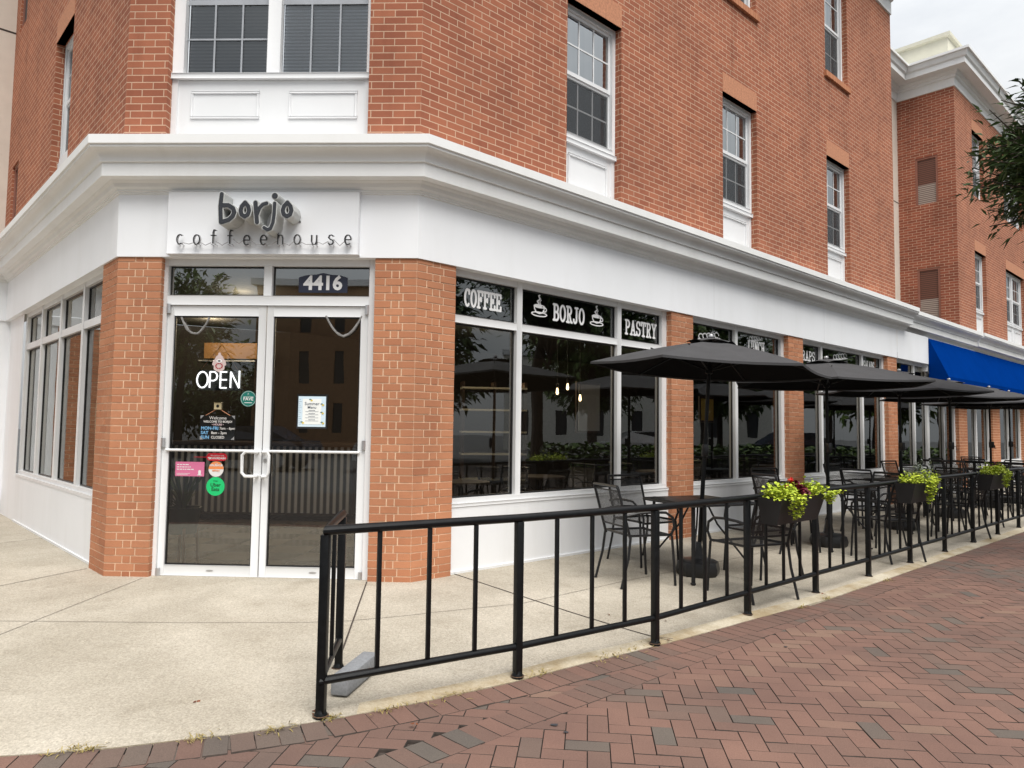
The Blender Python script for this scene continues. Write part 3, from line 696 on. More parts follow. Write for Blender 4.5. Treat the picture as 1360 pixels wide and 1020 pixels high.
storefront(FR, .447, 3.93, [1.35, 2.98]); storefront(FR, 4.42, 7.07, [5.64]); storefront(FR, 7.57, 11.17, [8.42, 10.14]); storefront(FR, 11.65, 13.7, [12.86])
storefront(FL, .5, 4.78, [1.57, 2.64, 3.71], jamb=(.05, .09))
mb = MB(); FL.quad(mb, 4.78, 5.9, -.03, 2.9, -.05); mb.build('end_wall', 'white_wall', bld)

# doors
mb = MB(); o = -.06
for a, b in ((-.985, -.928), (.928, .985)): FC.box(mb, a, b, o-.1, o, .0, 2.9, bev=.004)
FC.box(mb, -.928, .928, o-.1, o-.003, 2.838, 2.9); FC.box(mb, -.928, .928, o-.1, o-.002, 2.475, 2.563, bev=.004); FC.box(mb, -.042, .032, o-.1, o-.003, 2.563, 2.838, bev=.003)
FC.box(mb, -.928, .928, o-.12, o+.03, .0, .032)
dfr = mb.build('door_frame', 'vinyl', bld)
for a, b in ((-.928, -.042), (.032, .928)):
    g = MB(); FC.quad(g, a, b, 2.563, 2.838, o-.05); g.build('pane', 'glass_transom', dfr)
    g = MB()
    for q in ((a, a+.014, 2.564, 2.837), (b-.014, b, 2.564, 2.837), (a+.014, b-.014, 2.823, 2.837), (a+.014, b-.014, 2.564, 2.576)): FC.box(g, *q[:2], o-.06, o-.044, *q[2:])
    g.build('gasket', 'plastic', dfr)
for k, (a, b) in enumerate(((-.925, -.013), (-.003, .925))):
    mb = MB(); od = -.075; s_ = .06 if k == 0 else .055
    l, r = (a, a+.06), (b-.068, b)
    FC.box(mb, *l, od-.045, od, .036, 2.47, bev=.004); FC.box(mb, *r, od-.045, od, .036, 2.47, bev=.004)
    FC.box(mb, l[1], r[0], od-.045, od-.002, 2.376, 2.47, bev=.004); FC.box(mb, l[1], r[0], od-.045, od-.002, .036, .128, bev=.004)
    dr = mb.build('door', 'vinyl', bld)
    g = MB(); FC.quad(g, l[1], r[0], .128, 2.376, od-.022); g.build('pane', 'glass', dr)
    g = MB()
    for q in ((l[1], l[1]+.012, .129, 2.375), (r[0]-.012, r[0], .129, 2.375), (l[1]+.012, r[0]-.012, 2.363, 2.375), (l[1]+.012, r[0]-.012, .129, .141)): FC.box(g, *q[:2], od-.03, od-.012, *q[2:])
    g.build('gasket', 'plastic', dr)
    g = MB(); g.tube([FC.P(l[1]-.02, od+.012, 1.153), FC.P(r[0]+.02, od+.012, 1.153)], .012, 10); g.build('push_bar', 'vinyl', dr)
    g = MB()
    x0, x1 = (-.045, -.165) if k == 0 else (.012, .075); y = od+.06
    g.tube([FC.P(x0, od-.01, 1.145), FC.P(x0, od+.045, 1.145), FC.P(x0+(x1-x0)*.2, y, 1.148), FC.P(x0+(x1-x0)*.75, y, 1.148), FC.P(x1, y, 1.118), FC.P(x1, y, .962), FC.P(x0+(x1-x0)*.75, y, .93), FC.P(x0+(x1-x0)*.2, y, .93), FC.P(x0, od+.045, .932), FC.P(x0, od-.01, .932)], .0145, 10)
    g.build('handle', 'vinyl', dr)
    for z, h in ((2.44, .085), (1.22, .08), (.065, .07)):
        g = MB(); x = a+.012 if k == 0 else b-.012; g.tube([FC.P(x, od+.012, z-h/2), FC.P(x, od+.012, z+h/2)], .019, 10); FC.box(g, x-.014, x+.014, od-.002, od+.012, z-h/2+.004, z+h/2-.004); g.build('hinge', 'steel', dr)
    if k == 1:
        g = MB(); g.tube([FC.P(.024, od-.002, 1.07), FC.P(.024, od+.008, 1.07)], .017, 12); g.build('lock', 'steel', dr)
    g = MB(); x = (a+b)/2+.02; g.mesh([FC.P(x+.035*math.cos(q*.7854), od+.0005, .083+.008*math.sin(q*.7854)) for q in range(8)], [tuple(range(8))]); g.build('maker_badge', 'steel', dr)
# room behind the glass
mb = MB()
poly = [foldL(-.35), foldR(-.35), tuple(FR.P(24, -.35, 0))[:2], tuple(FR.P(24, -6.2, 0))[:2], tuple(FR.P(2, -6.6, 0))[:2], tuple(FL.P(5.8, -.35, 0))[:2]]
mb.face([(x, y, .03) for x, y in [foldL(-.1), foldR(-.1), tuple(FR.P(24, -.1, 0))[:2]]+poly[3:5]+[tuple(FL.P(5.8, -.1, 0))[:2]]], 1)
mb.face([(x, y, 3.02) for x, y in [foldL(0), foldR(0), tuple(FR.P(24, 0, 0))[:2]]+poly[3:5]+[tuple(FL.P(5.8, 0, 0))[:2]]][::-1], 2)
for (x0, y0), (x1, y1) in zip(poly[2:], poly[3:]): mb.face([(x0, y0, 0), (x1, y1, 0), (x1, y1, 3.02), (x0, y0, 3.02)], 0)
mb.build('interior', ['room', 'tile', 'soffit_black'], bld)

# ================================================================== NEIGHBOUR (right) and SIDE WING (left)
nb = empty('neighbouring_building', FR.P(16, 0, 0)); inv = nb.location
def nbuild(mb, name, mats, par=None):
    mb.v = [tuple(Vector(p)-inv) for p in mb.v]; return mb.build(name, mats, par or nb)
tag(nb, 'far red brick wing beyond the blue awning, with louvred side wall and roof cornice', 'building')
DN = -.08; T0 = 16.1
OPN = [(17.5, 18.5, 3.9, 6.15), (20.5, 22.6, 3.9, 6.15), (17.5, 18.5, 7.6, 9.35), (20.5, 22.6, 7.6, 9.35), (24.2, 25.2, 3.9, 6.15), (24.2, 25.2, 7.6, 9.35)]
mb = MB(); FN = Fr(FR.P(0, DN, 0), FR.u, FR.n)
wall(FN, mb, T0, 34, 3.9, 10.05, OPN)
nbuild(mb, 'brick_wall', 'brick_upper')
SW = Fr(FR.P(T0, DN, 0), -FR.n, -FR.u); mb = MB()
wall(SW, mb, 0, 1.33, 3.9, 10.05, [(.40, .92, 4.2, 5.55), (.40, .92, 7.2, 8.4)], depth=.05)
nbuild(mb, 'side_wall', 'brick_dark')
for c, d in ((4.2, 5.55), (7.2, 8.4)):
    l = louver(SW, .40, .92, c, d, nb, o=-.03); l.data.transform(Matrix.Translation(-inv))
mb = MB(); Fr(FR.P(0, DN-1.33, 0), FR.u, FR.n).quad(mb, 11.0, T0, 3.6, 10.05, 0); FR.box(mb, 11.6, T0, -1.5, DN-1.325, 7.34, 7.36, 1); nbuild(mb, 'stucco_wall', ['stucco', 'joint'])
for a, b, c, d in OPN:
    if b-a > 1.5:
        ws = [dh_window(FN, a, (a+b)/2, 4.64 if c < 5 else c, d, nb, panel=3.92 if c < 5 else None, muntin=(2, 2)), dh_window(FN, (a+b)/2+.002, b, 4.64 if c < 5 else c, d, nb, panel=3.92 if c < 5 else None, muntin=(2, 2))]
    else: ws = [dh_window(FN, a, b, 4.64 if c < 5 else c, d, nb, panel=3.92 if c < 5 else None)]
    ws.append(lintel(FN, a, b, d, ws[0]))
    for w in ws[:-1]: w.data.transform(Matrix.Translation(-inv)); [ch.data.transform(Matrix.Translation(-inv)) for ch in w.children]
UPN = [(0, 10.03), (.02, 10.035), (.02, 10.23), (.06, 10.25), (.06, 10.31), (.10, 10.33), (.12, 10.39), (.34, 10.40), (.34, 10.53), (.38, 10.56), (.42, 10.67), (.46, 10.68), (.46, 10.74), (-.1, 10.8)]
def nbp(t, o_): return tuple(FR.P(t, o_, 0))[:2]
mb = MB(); sweep(mb, [lambda o_: nbp(11.3, DN-1.33+o_), lambda o_: nbp(T0-o_, DN-1.33+o_), lambda o_: nbp(T0-o_, DN+o_), lambda o_: nbp(34, DN+o_)], UPN); nbuild(mb, 'roof_cornice', 'cornice')
PA = [(-.05, 10.7), (-.05, 11.40), (.02, 11.42), (.02, 11.51), (-.3, 11.53)]
mb = MB(); sweep(mb, [lambda o_: nbp(T0-o_+.1, DN-6), lambda o_: nbp(T0-o_+.1, DN+o_-.1), lambda o_: nbp(34, DN+o_-.1)], PA); nbuild(mb, 'parapet', M['cream'])
# storefront cornice of the neighbour, stepping back and out again
def shifted(dx): return [(o_+dx if i else o_, z-.004) for i, (o_, z) in enumerate(PROF)]
mb = MB(); sweep(mb, [alongR(12.05), alongR(16.9)], shifted(-.115)); 
sweep(mb, [alongR(16.9), alongR(34)], shifted(-.07)); mb.face([tuple(FR.P(16.9, o_, z)) for o_, z in shifted(-.07)]); nbuild(mb, 'cornice', 'cornice')
mb = MB(); FR.box(mb, 13.48, 34, -.2, .0, 2.75, 3.485); nbuild(mb, 'fascia', 'white')
for a, b in ((15.55, 16.2), (18.4, 19.1), (21.6, 22.3)):
    mb = MB(); FR.quad(mb, a, b, -.03, 2.75, -.0045); bricks(mb, FR, a, b, .012, 2.75); sd = side(FR, a, -1); sd.quad(mb, 0, .13, -.03, 2.75, -.0045); bricks(mb, sd, 0, .13, .012, 2.75, 0, False, True); nbuild(mb, 'pier', ['mortar', 'brick_orange'])
for a, b, mm in ((13.7, 15.55, [14.75]), (16.2, 18.4, [17.25]), (19.1, 21.6, [20.3]), (22.3, 26, [23.5, 24.7])):
    w = storefront(FR, a, b, mm, parent=nb, bars=False)
    for q in [w, *w.children]: q.data.transform(Matrix.Translation(-inv))
wing = empty('side_wing', FL.P(LIN, 2, 0)); wv = wing.location
tag(wing, 'beige stucco and white wing standing at the left edge of the corner building', 'building')
FW = Fr(FL.P(LIN, 0, 0), FL.n, -FL.u)
mb = MB(); Fr(FL.P(6.55, 0, 0), FL.n, -FL.u).quad(mb, 0, 7, 3.9, 12, 0); Fr(FL.P(6.55, 0, 0), FL.n, -FL.u).box(mb, 0, 7, -.01, .002, 7.62, 7.65, 1); mb.v = [tuple(Vector(p)-wv) for p in mb.v]; mb.build('stucco_wall', ['stucco', 'joint'], wing)
mb = MB(); FW.quad(mb, -.2, .42, -.03, 2.9, -.01); mb.v = [tuple(Vector(p)-wv) for p in mb.v]; mb.build('white_wall', 'white_wall', wing)
mb = MB(); FW.quad(mb, .42, 1.6, -.03, 2.9, -.006); bricks(mb, FW, .42, 1.0, .012, 2.9); bricks(mb, FW, 1.01, 1.6, .012, 2.9, 0, True); mb.v = [tuple(Vector(p)-wv) for p in mb.v]; mb.build('pier', ['mortar', 'brick_orange'], wing)
mb = MB(); FW.quad(mb, 1.6, 7, -.03, .7, -.05); FW.quad(mb, 1.6, 7, .7, 2.9, -.1, 1); mb.v = [tuple(Vector(p)-wv) for p in mb.v]; mb.build('shopfront', ['white_wall', 'screen'], wing)
p0 = FW.P(.55, .12, .27); mb = MB()
mb.tube([FW.P(.06, -.01, .30), FW.P(.06, .10, .30), FW.P(.09, .145, .30), FW.P(.16, .16, .295), FW.P(1.3, .16, .28)], .036, 12); mb.tube([FW.P(.06, 0, .30), FW.P(.06, .035, .30)], .055, 14)
tag(mb.build('drain_pipe', 'pvc'), 'white elbow pipe sticking out low on the wall by the left window', 'pipe')

# blue awning
mb = MB(); za, zb, oa = 3.47, 2.40, .40
top, bot = [FR.P(13.47, .02, za), FR.P(30, .02, za)], [FR.P(13.47, oa, zb+.22), FR.P(30, oa, zb+.22)]
n = 24
for k in range(n):
    a, b = 13.47+16.5*k/n, 13.47+16.5*(k+1)/n
    mb.face([FR.P(a, oa, zb+.22), FR.P(b, oa, zb+.22), FR.P(b, .022, za), FR.P(a, .022, za)])
    mb.face([FR.P(a, oa, zb), FR.P(b, oa, zb), FR.P(b, oa, zb+.22), FR.P(a, oa, zb+.22)])
mb.face([FR.P(13.47, .022, za), FR.P(13.47, .022, zb), FR.P(13.47, oa, zb), FR.P(13.47, oa, zb+.22)])
aw0 = FR.P(13.47, 0, 2.4); mb.v = [tuple(Vector(p)-aw0) for p in mb.v]
awn = empty('awning', aw0); tag(awn, 'long royal blue fabric awning over the far storefront', 'awning'); mb.build('canvas', 'awning', awn)
mb = MB()
for t in (13.55, 16.2, 19, 22): mb.tube([FR.P(t, .0, 2.5)-aw0, FR.P(t, oa-.02, zb+.03)-aw0], .012, 6)
mb.tube([FR.P(13.5, oa-.015, zb+.02)-aw0, FR.P(30, oa-.015, zb+.02)-aw0], .012, 6); mb.build('frame', 'black', awn)

# ================================================================== SIGNS AND THINGS ON THE FRONT
sg = empty('shop_sign', (0, 0, 2.9)); tag(sg, 'white box sign with raised grey borjo letters and neon-tube coffeehouse lettering over the doors', 'sign')
def sbuild(mb, name, mats, par, off=(0, 0, 2.9)):
    mb.v = [tuple(Vector(p)-Vector(off)) for p in mb.v]; return mb.build(name, mats, par)
mb = MB(); FC.box(mb, -.885, .850, .017, .075, 2.915, 3.482, bev=.004); sbuild(mb, 'panel', 'sign_white', sg)
SC = 1/(9.712*149.6)
def bj(pts, dx=0): return [((X+dx-660)*SC, (545-Y)*SC) for X, Y in pts]
OX, OZ = -.365+.032, 3.145
BJ = [
 ('b', [(bj([(680, 172), (668, 330), (682, 535)]), 31), (bj([(690, 318), (770, 318), (830, 355), (850, 405), (830, 460), (780, 505), (690, 535)]), 33)], []),
 ('o', [(bj([(985, 282), (1026, 330), (1040, 385), (1024, 437), (985, 462), (944, 437), (930, 385), (944, 330), (985, 282)]), 31)], []),
 ('r', [(bj([(1118, 283), (1132, 420), (1146, 535)]), 32), (bj([(1146, 430), (1172, 350), (1215, 305), (1262, 290)]), 28)], []),
 ('j', [(bj([(248+1117, 290), (245+1117, 430), (233+1117, 540), (205+1117, 615), (165+1117, 632), (122+1117, 605)]), 27)], [(bj([(247+1117, 195)])[0], 43)]),
 ('o', [(bj([(410+1117, 280), (452+1117, 328), (466+1117, 383), (450+1117, 434), (410+1117, 458), (370+1117, 434), (354+1117, 383), (368+1117, 328), (410+1117, 280)]), 31)], [])]
for nm, strokes, blobs in BJ:
    mb = MB()
    put(mb, solid(outline([(p, (r+5)*SC) for p, r in strokes], .0028, [(c, (r+5)*SC) for c, r in blobs]), .178), FC, OX, .076, OZ, 0)
    put(mb, solid(outline([(p, (r-6)*SC) for p, r in strokes], .0028, [(c, (r-6)*SC) for c, r in blobs]), .004), FC, OX, .255, OZ, 1)
    sbuild(mb, 'letter', ['sign_side', 'sign_grey'], sg)
mb = MB(); put(mb, text('®', .03), FC, .318, .0765, 3.205, 0); sbuild(mb, 'trade_mark', 'neon_dark', sg)
h = .086; hw = .056
NEON = {'c': [ell(.5, .5, .5, .5, 50, 310, 10)], 'o': [ell(.5, .5, .5, .5, 0, 360, 14)],
 'f': [[(.9, 1.35), (.6, 1.45), (.45, 1.2), (.45, 0)], [(.1, .85), (.85, .85)]], 'e': [[(.03, .5), (.97, .5)]+ell(.5, .5, .5, .5, 10, 310, 12)],
 'h': [[(.1, 1.5), (.1, 0)], [(.1, .6), (.3, .95), (.7, .95), (.9, .6), (.9, 0)]], 'u': [[(.1, 1), (.1, .35), (.3, .03), (.7, .03), (.9, .35), (.9, 1)], [(.9, .5), (.9, 0)]],
 's': [[(.9, .85), (.6, 1), (.25, .95), (.1, .72), (.4, .54), (.75, .45), (.9, .25), (.65, .02), (.3, 0), (.08, .18)]]}
xs = [-.772+.1512*k for k in range(11)]
for x, ch in zip(xs, 'coffeehouse'):
    mb = MB(); dz = random.gauss(0, .003)
    for st in NEON[ch]:
        mb.tube([FC.P(x+px*hw, .125, 2.99+dz+py*h) for px, py in st], .0056, 6, 0)
        mb.tube([FC.P(x+px*hw+.004, .110, 2.99+dz+py*h+.003) for px, py in st], .0050, 6, 1)
    for q in (.2, .8): mb.tube([FC.P(x+q*hw, .075, 2.99), FC.P(x+q*hw, .125, 2.99)], .004, 5, 1)
    sbuild(mb, 'neon_letter', ['neon_dark', 'neon_glass'], sg)
mb = MB()
for x, y in zip(xs, xs[1:]): mb.tube([FC.P(x+hw*.9, .118, 2.995+random.uniform(-.008, .05)), FC.P((x+y+hw)/2, .105, 2.99+random.uniform(-.006, .02)), FC.P(y+hw*.1, .118, 2.995+random.uniform(-.008, .04))], .0042, 5)
sbuild(mb, 'neon_connection', 'neon_glass', sg)

GZ = -.097                                             # plane of the door glass
GF = GZ+.0025
def flatbox(fr, mb, x0, x1, z0, z1, o, th=.002, mi=0): fr.box(mb, x0, x1, o, o+th, z0, z1, mi)
# house number plate
mb = MB(); put(mb, solid([[(-.225, -.085), (.225, -.085), (.225, .055), (.16, .075), (.06, .083), (0, .098), (-.06, .083), (-.16, .075), (-.225, .055)]], .004), FC, .49, -.1095, 2.688, 0)
put(mb, text('4416', .178, .003, .006), FC, .49, -.104, 2.686, 1)
tag(mb.build('number_sign', ['navy', 'lettering']), 'dark number plate reading 4416 on the glass above the right door', 'house number')
# OPEN sign
op = empty('open_sign', FC.P(-.452, GZ-.03, 1.79)); off = tuple(op.location)
tag(op, 'lit white neon OPEN sign hanging inside the left door', 'neon sign')
mb = MB(); FC.box(mb, -.65, -.25, GZ-.05, GZ-.04, 1.70, 1.885, bev=.004); sbuild(mb, 'backing', 'film', op, off)
mb = MB(); r = .0075; z0, z1 = 1.722, 1.868
def tb(pts): mb.tube([FC.P(x, GZ-.025, z) for x, z in pts], r, 8)
tb(ell(-.604, (z0+z1)/2, .05, .073)); tb([(-.535, z0), (-.535, z1)]); tb([(-.535, z1), (-.492, z1), (-.473, 1.85), (-.467, 1.828), (-.475, 1.80), (-.497, 1.787), (-.535, 1.787)])
tb([(-.437, z0), (-.437, z1)]); [tb([(-.437, z), (-.378, z)]) for z in (z0, 1.796, z1)]; tb([(-.342, z0), (-.342, z1)]); tb([(-.342, z1), (-.262, z0)]); tb([(-.262, z0), (-.262, z1+.012)])
sbuild(mb, 'tube_lettering', 'lit', op, off)
mb = MB(); mb.tube([FC.P(-.635, GZ-.045, 1.885), FC.P(-.435, GZ-.03, 2.12), FC.P(-.285, GZ-.045, 1.885)], .0025, 5); sbuild(mb, 'hanging_chain', 'lintel', op, off)
GY = GZ+.022
# hand amulet
mb = MB(); cx = -.44
hand = outline([([(cx, 1.92), (cx, 1.985)], .036), ([(cx-.03, 1.90), (cx-.022, 1.98)], .02), ([(cx+.03, 1.90), (cx+.022, 1.98)], .02), ([(cx-.045, 1.965), (cx-.052, 1.935)], .012), ([(cx+.045, 1.965), (cx+.052, 1.935)], .012), ([(cx-.02, 1.90), (cx-.02, 1.885)], .014), ([(cx, 1.90), (cx, 1.875)], .013), ([(cx+.02, 1.90), (cx+.02, 1.885)], .014), ([(cx, 2.0), (cx, 2.03)], .012)], .003)
put(mb, solid(hand, .004), FC, 0, GY-.02, 0, 0)
put(mb, solid(outline([(ell(cx, 1.965, .022, .012), .004)], .002), .002), FC, 0, GY-.0155, 0, 1)
for k in range(10): a = k*.628; put(mb, solid([[(cx+.03*math.cos(a)+.007*math.cos(b), 1.92+.024*math.sin(a)+.007*math.sin(b)) for b in np.linspace(0, 6.28, 8)[:-1]]], .002), FC, 0, GY-.0155, 0, 2)
put(mb, solid([[(cx+.008*math.cos(b), 1.965+.008*math.sin(b)) for b in np.linspace(0, 6.28, 9)[:-1]]], .002), FC, 0, GY-.0153, 0, 3)
M['amulet'] = flat('amulet_glaze', (.62, .5, .48), .3); M['amulet_red'] = flat('amulet_red', (.4, .05, .06), .3)
tag(mb.build('hand_amulet', ['amulet', 'lettering', 'amulet_red', 'navy']), 'small pink and white hand-shaped charm hanging above the OPEN sign', 'amulet')
# hours board
hb = empty('hours_board', FC.P(-.432, GY-.01, 1.36)); off = tuple(hb.location)
tag(hb, 'small black chalkboard with handwritten opening hours hung inside the left door', 'chalkboard')
M['chalk'] = flat('chalk_white', (.62, .6, .58), .8); M['chalk_blue'] = flat('chalk_blue', (.16, .38, .62), .8); M['chalk_pink'] = flat('chalk_pink', (.55, .42, .44), .8)
mb = MB(); bo = GY-.014; FC.box(mb, -.592, -.272, bo-.008, bo, 1.248, 1.47, bev=.004); sbuild(mb, 'board', 'film', hb, off)
mb = MB()
put(mb, text('Welcome', .04, .001), FC, -.43, bo+.001, 1.445, 0); put(mb, text('WELCOME TO BORJO!', .026, .001, .0006), FC, -.43, bo+.001, 1.412, 0); put(mb, text('• HOURS •', .024, .001, .0006), FC, -.43, bo+.001, 1.386, 2)
for k, (a, b) in enumerate((('MON-FRI', '7am - 6pm'), ('SAT', '8am - 2pm'), ('SUN', 'CLOSED'))):
    z = 1.352-.041*k; put(mb, text(a, .040, .001, .001, 'LEFT'), FC, -.583, bo+.001, z, 1); put(mb, text(b, .033, .001, .0004, 'LEFT'), FC, -.583+(.17 if k == 0 else .095), bo+.001, z, 0)
sbuild(mb, 'chalk_writing', ['chalk', 'chalk_blue', 'chalk_pink'], hb, off)
mb = MB()
for sx, sz in ((-1, 1), (1, 1), (-1, -1), (1, -1)):
    x, z = -.432+sx*.158, 1.359+sz*.109; put(mb, solid([[(0, 0), (-sx*.032, 0), (0, -sz*.032)][::(1 if sx*sz > 0 else -1)]], .002), FC, x, bo+.0015, z, 0)
sbuild(mb, 'corner_guard', 'steel', hb, off)
mb = MB(); mb.tube([FC.P(-.545, bo, 1.468), FC.P(-.432, bo, 1.535), FC.P(-.318, bo, 1.468)], .003, 5); sbuild(mb, 'hanging_string', 'lintel', hb, off)
mb = MB(); FC.box(mb, -.465, -.40, GY-.014, GY-.004, 1.525, 1.585, bev=.004); mb.tube([FC.P(-.432, GY-.006, 1.555), FC.P(-.432, GY+.0, 1.555)], .013, 10, 1)
M['hook'] = flat('hook_plate', (.36, .30, .18), .4)
tag(mb.build('hook', ['hook', 'film']), 'square tan hook stuck on the glass above the hours board', 'hook')
def disc(cx, cz, r, o, mb, mi, th=.001, a0=0, a1=360): 
    pts = ell(cx, cz, r, r, a0, a1, 36); pts = pts[:-1] if a1-a0 == 360 else pts
    put(mb, solid([pts], th), FC, 0, o, 0, mi)
for nm, c in (('st_green', (.01, .52, .16)), ('st_teal', (.006, .15, .12)), ('st_pink', (.62, .16, .30)), ('st_red', (.60, .012, .03)), ('st_orange', (.80, .26, .08)), ('st_white', (.72, .71, .70)), ('st_ink', (.01, .06, .02))): M[nm] = flat(nm, c, .45, var=.03)
mb = MB(); disc(-.432, .83, .084, GF, mb, 0); put(mb, text('Order', .016, .001), FC, -.432, GF+.0015, .878, 1); put(mb, text('Uber', .045, .001, .0006), FC, -.432, GF+.0015, .842, 1); put(mb, text('Eats', .045, .001, .0006), FC, -.432, GF+.0015, .803, 1)
tag(mb.build('sticker', ['st_green', 'st_ink']), 'bright green round delivery sticker, lowest on the left door glass', 'sticker', 'stickers on the door glass')
mb = MB(); disc(-.432, .985, .069, GF, mb, 1); disc(-.432, .985, .0685, GF+.0012, mb, 0, .001, 0, 180); put(mb, text('order', .014, .001), FC, -.432, GF+.003, 1.037, 1); put(mb, text('GRUBHUB', .026, .001, .0008), FC, -.432, GF+.003, 1.018, 1); put(mb, text('delivery', .022, .001, .0004), FC, -.432, GF+.003, .972, 0)
tag(mb.build('sticker', ['st_orange', 'st_white']), 'half orange half white round sticker above the green one', 'sticker', 'stickers on the door glass')
mb = MB(); put(mb, solid(outline([([(-.49, 1.094), (-.37, 1.094)], .034)], .004), .001), FC, 0, GF, 0, 0); FC.box(mb, -.64, -.515, GF, GF+.001, 1.089, 1.094, 0)
put(mb, text('We deliver with', .019, .001), FC, -.425, GF+.0015, 1.106, 1); put(mb, text('DOORDASH', .024, .001, .0008), FC, -.415, GF+.0015, 1.082, 1); put(mb, solid(outline([([(-.508, 1.088), (-.488, 1.088), (-.480, 1.080), (-.50, 1.076)], .004)], .002), .001), FC, 0, GF+.0015, 0, 1)
tag(mb.build('sticker', ['st_red', 'st_white']), 'red pill-shaped delivery sticker just below the push bar', 'sticker', 'stickers on the door glass')
mb = MB(); flatbox(FC, mb, -.806, -.540, .917, 1.047, GF, .001)
for k, q in enumerate(((.10, .03), (.13, .02), (.14, .0))):
    x = -.792
    while x < -.792+q[0]: w_q = random.uniform(.012, .034); FC.box(mb, x, x+w_q, GF+.001, GF+.0018, 1.017-.021*k, 1.025-.021*k, 1); x += w_q+.006
for k in range(2): FC.box(mb, -.792, -.67-.02*k, GF+.001, GF+.0018, .940-.012*k, .9435-.012*k, 1)
put(mb, solid(outline([([(-.582, .945), (-.582, .962)], .012), ([(-.598, .930), (-.566, .930)], .004)], .003), .001), FC, 0, GF+.0015, 0, 1)
tag(mb.build('sticker', ['st_pink', 'st_white']), 'pink rectangular sticker with white print at the left of the door glass', 'sticker', 'stickers on the door glass')
mb = MB(); disc(-.16, 1.625, .073, GF, mb, 0); put(mb, solid([ell(-.16, 1.625, .068, .068, 0, 360, 36)[:-1], ell(-.16, 1.625, .066, .066, 0, 360, 36)[:-1]], .0008), FC, 0, GF+.001, 0, 1)
put(mb, text('7.', .026, .001), FC, -.16, GF+.0015, 1.665, 1); put(mb, text('FAVE', .042, .001, .0008), FC, -.16, GF+.0015, 1.622, 1); FC.box(mb, -.195, -.125, GF+.001, GF+.0018, 1.585, 1.591, 1)
FC.box(mb, -.205, -.115, GF+.001, GF+.0018, 1.641, 1.6435, 1)
tag(mb.build('sticker', ['st_teal', 'st_white']), 'dark teal round FAVE sticker right of the OPEN sign', 'sticker', 'stickers on the door glass')
# menu poster
ps = empty('menu_poster', FC.P(.43, GY, 1.51)); off = tuple(ps.location); tag(ps, 'pale blue printed menu in a black frame on the right door', 'poster')
M['paper_blue'] = flat('paper_blue', (.62, .76, .86), .6, var=.05); M['paper'] = flat('paper', (.84, .86, .84), .6, var=.03); M['lemon'] = flat('lemon', (.72, .55, .12), .6); M['ink'] = flat('ink', (.12, .14, .18), .7); M['leaf_print'] = flat('leaf_print', (.14, .22, .2), .7)
mb = MB(); FC.box(mb, .292, .568, GY-.014, GY-.008, 1.362, 1.672, bev=.002); sbuild(mb, 'frame', 'plastic', ps, off)
mb = MB(); flatbox(FC, mb, .305, .556, 1.378, 1.652, GY-.0075, .001, 0); flatbox(FC, mb, .345, .515, 1.40, 1.63, GY-.006, .001, 1)
put(mb, text('Summer', .040, .0008, .0003), FC, .43, GY-.0045, 1.585, 2); put(mb, text('Menu', .036, .0008, .0003), FC, .43, GY-.0045, 1.552, 2)
for k in range(4):
    FC.box(mb, .40, .46, GY-.0045, GY-.0040, 1.523-.028*k, 1.527-.028*k, 2); FC.box(mb, .37, .49, GY-.0045, GY-.0040, 1.513-.028*k, 1.5155-.028*k, 2)
for x, z in ((.425, 1.615), (.53, 1.575), (.352, 1.412), (.535, 1.41), (.53, 1.50)):
    put(mb, solid([ell(x, z, .011, .009, 0, 360, 10)[:-1]], .0006), FC, 0, GY-.0045, 0, 3); put(mb, solid([ell(x-.012, z+.009, .012, .006, 0, 360, 8)[:-1]], .0006), FC, 0, GY-.0043, 0, 4)
for k in range(14): FC.box(mb, .310, .335-.008*(k % 3), GY-.0062, GY-.0058, 1.40+.017*k, 1.402+.017*k, 2)
sbuild(mb, 'print', ['paper_blue', 'paper', 'ink', 'lemon', 'leaf_print'], ps, off)
# garlands hung inside the door heads
M['garland'] = flat('garland', (.24, .235, .23), .9, var=.35, scale=40)
for x0, x1, zt, dp in ((-.80, -.54, 2.36, .15), (.535, .862, 2.385, .18)):
    mb = MB(); mb.tube([FC.P(x0+(x1-x0)*k/14, GZ+.02, zt-dp*(1-(2*k/14-1)**2)+random.gauss(0, .003)) for k in range(15)], [.008+random.uniform(0, .008) for k in range(15)], 6)
    tag(mb.build('garland', 'garland'), 'pale swag garland drooping inside the top of the %s door' % ('left' if x0 < 0 else 'right'), 'garland', 'garlands inside the doors')
# lettering on the transoms
OG = -.128
def letters(s, t0, t1, z0, z1, label, r=.075, extra=None):
    mb = MB(); put(mb, solid(outline(word(s, z1-z0, t1-t0, r), .006), .002), FR, t0, OG, z0, 0)
    if extra: extra(mb)
    tag(mb.build('window_lettering', 'lettering'), label, 'lettering', 'white slab lettering on the window transoms')
letters('COFFEE', .655, 1.135, 2.575, 2.735, 'white slab letters reading COFFEE on the first transom'); letters('BORJO', 1.895, 2.41, 2.575, 2.745, 'white slab letters reading BORJO between two painted cups'); letters('PASTRY', 3.15, 3.78, 2.55, 2.715, 'white slab letters reading PASTRY right of the cups')
letters('LUNCH', 6.06, 6.55, 2.575, 2.735, 'white slab letters reading LUNCH on the second bay'); letters('WRAPS', 7.65, 8.27, 2.585, 2.735, 'white slab letters reading WRAPS partly behind a parasol'); letters('SALADS', 10.32, 10.84, 2.59, 2.755, 'white slab letters reading SALADS beside the farthest brick pier')
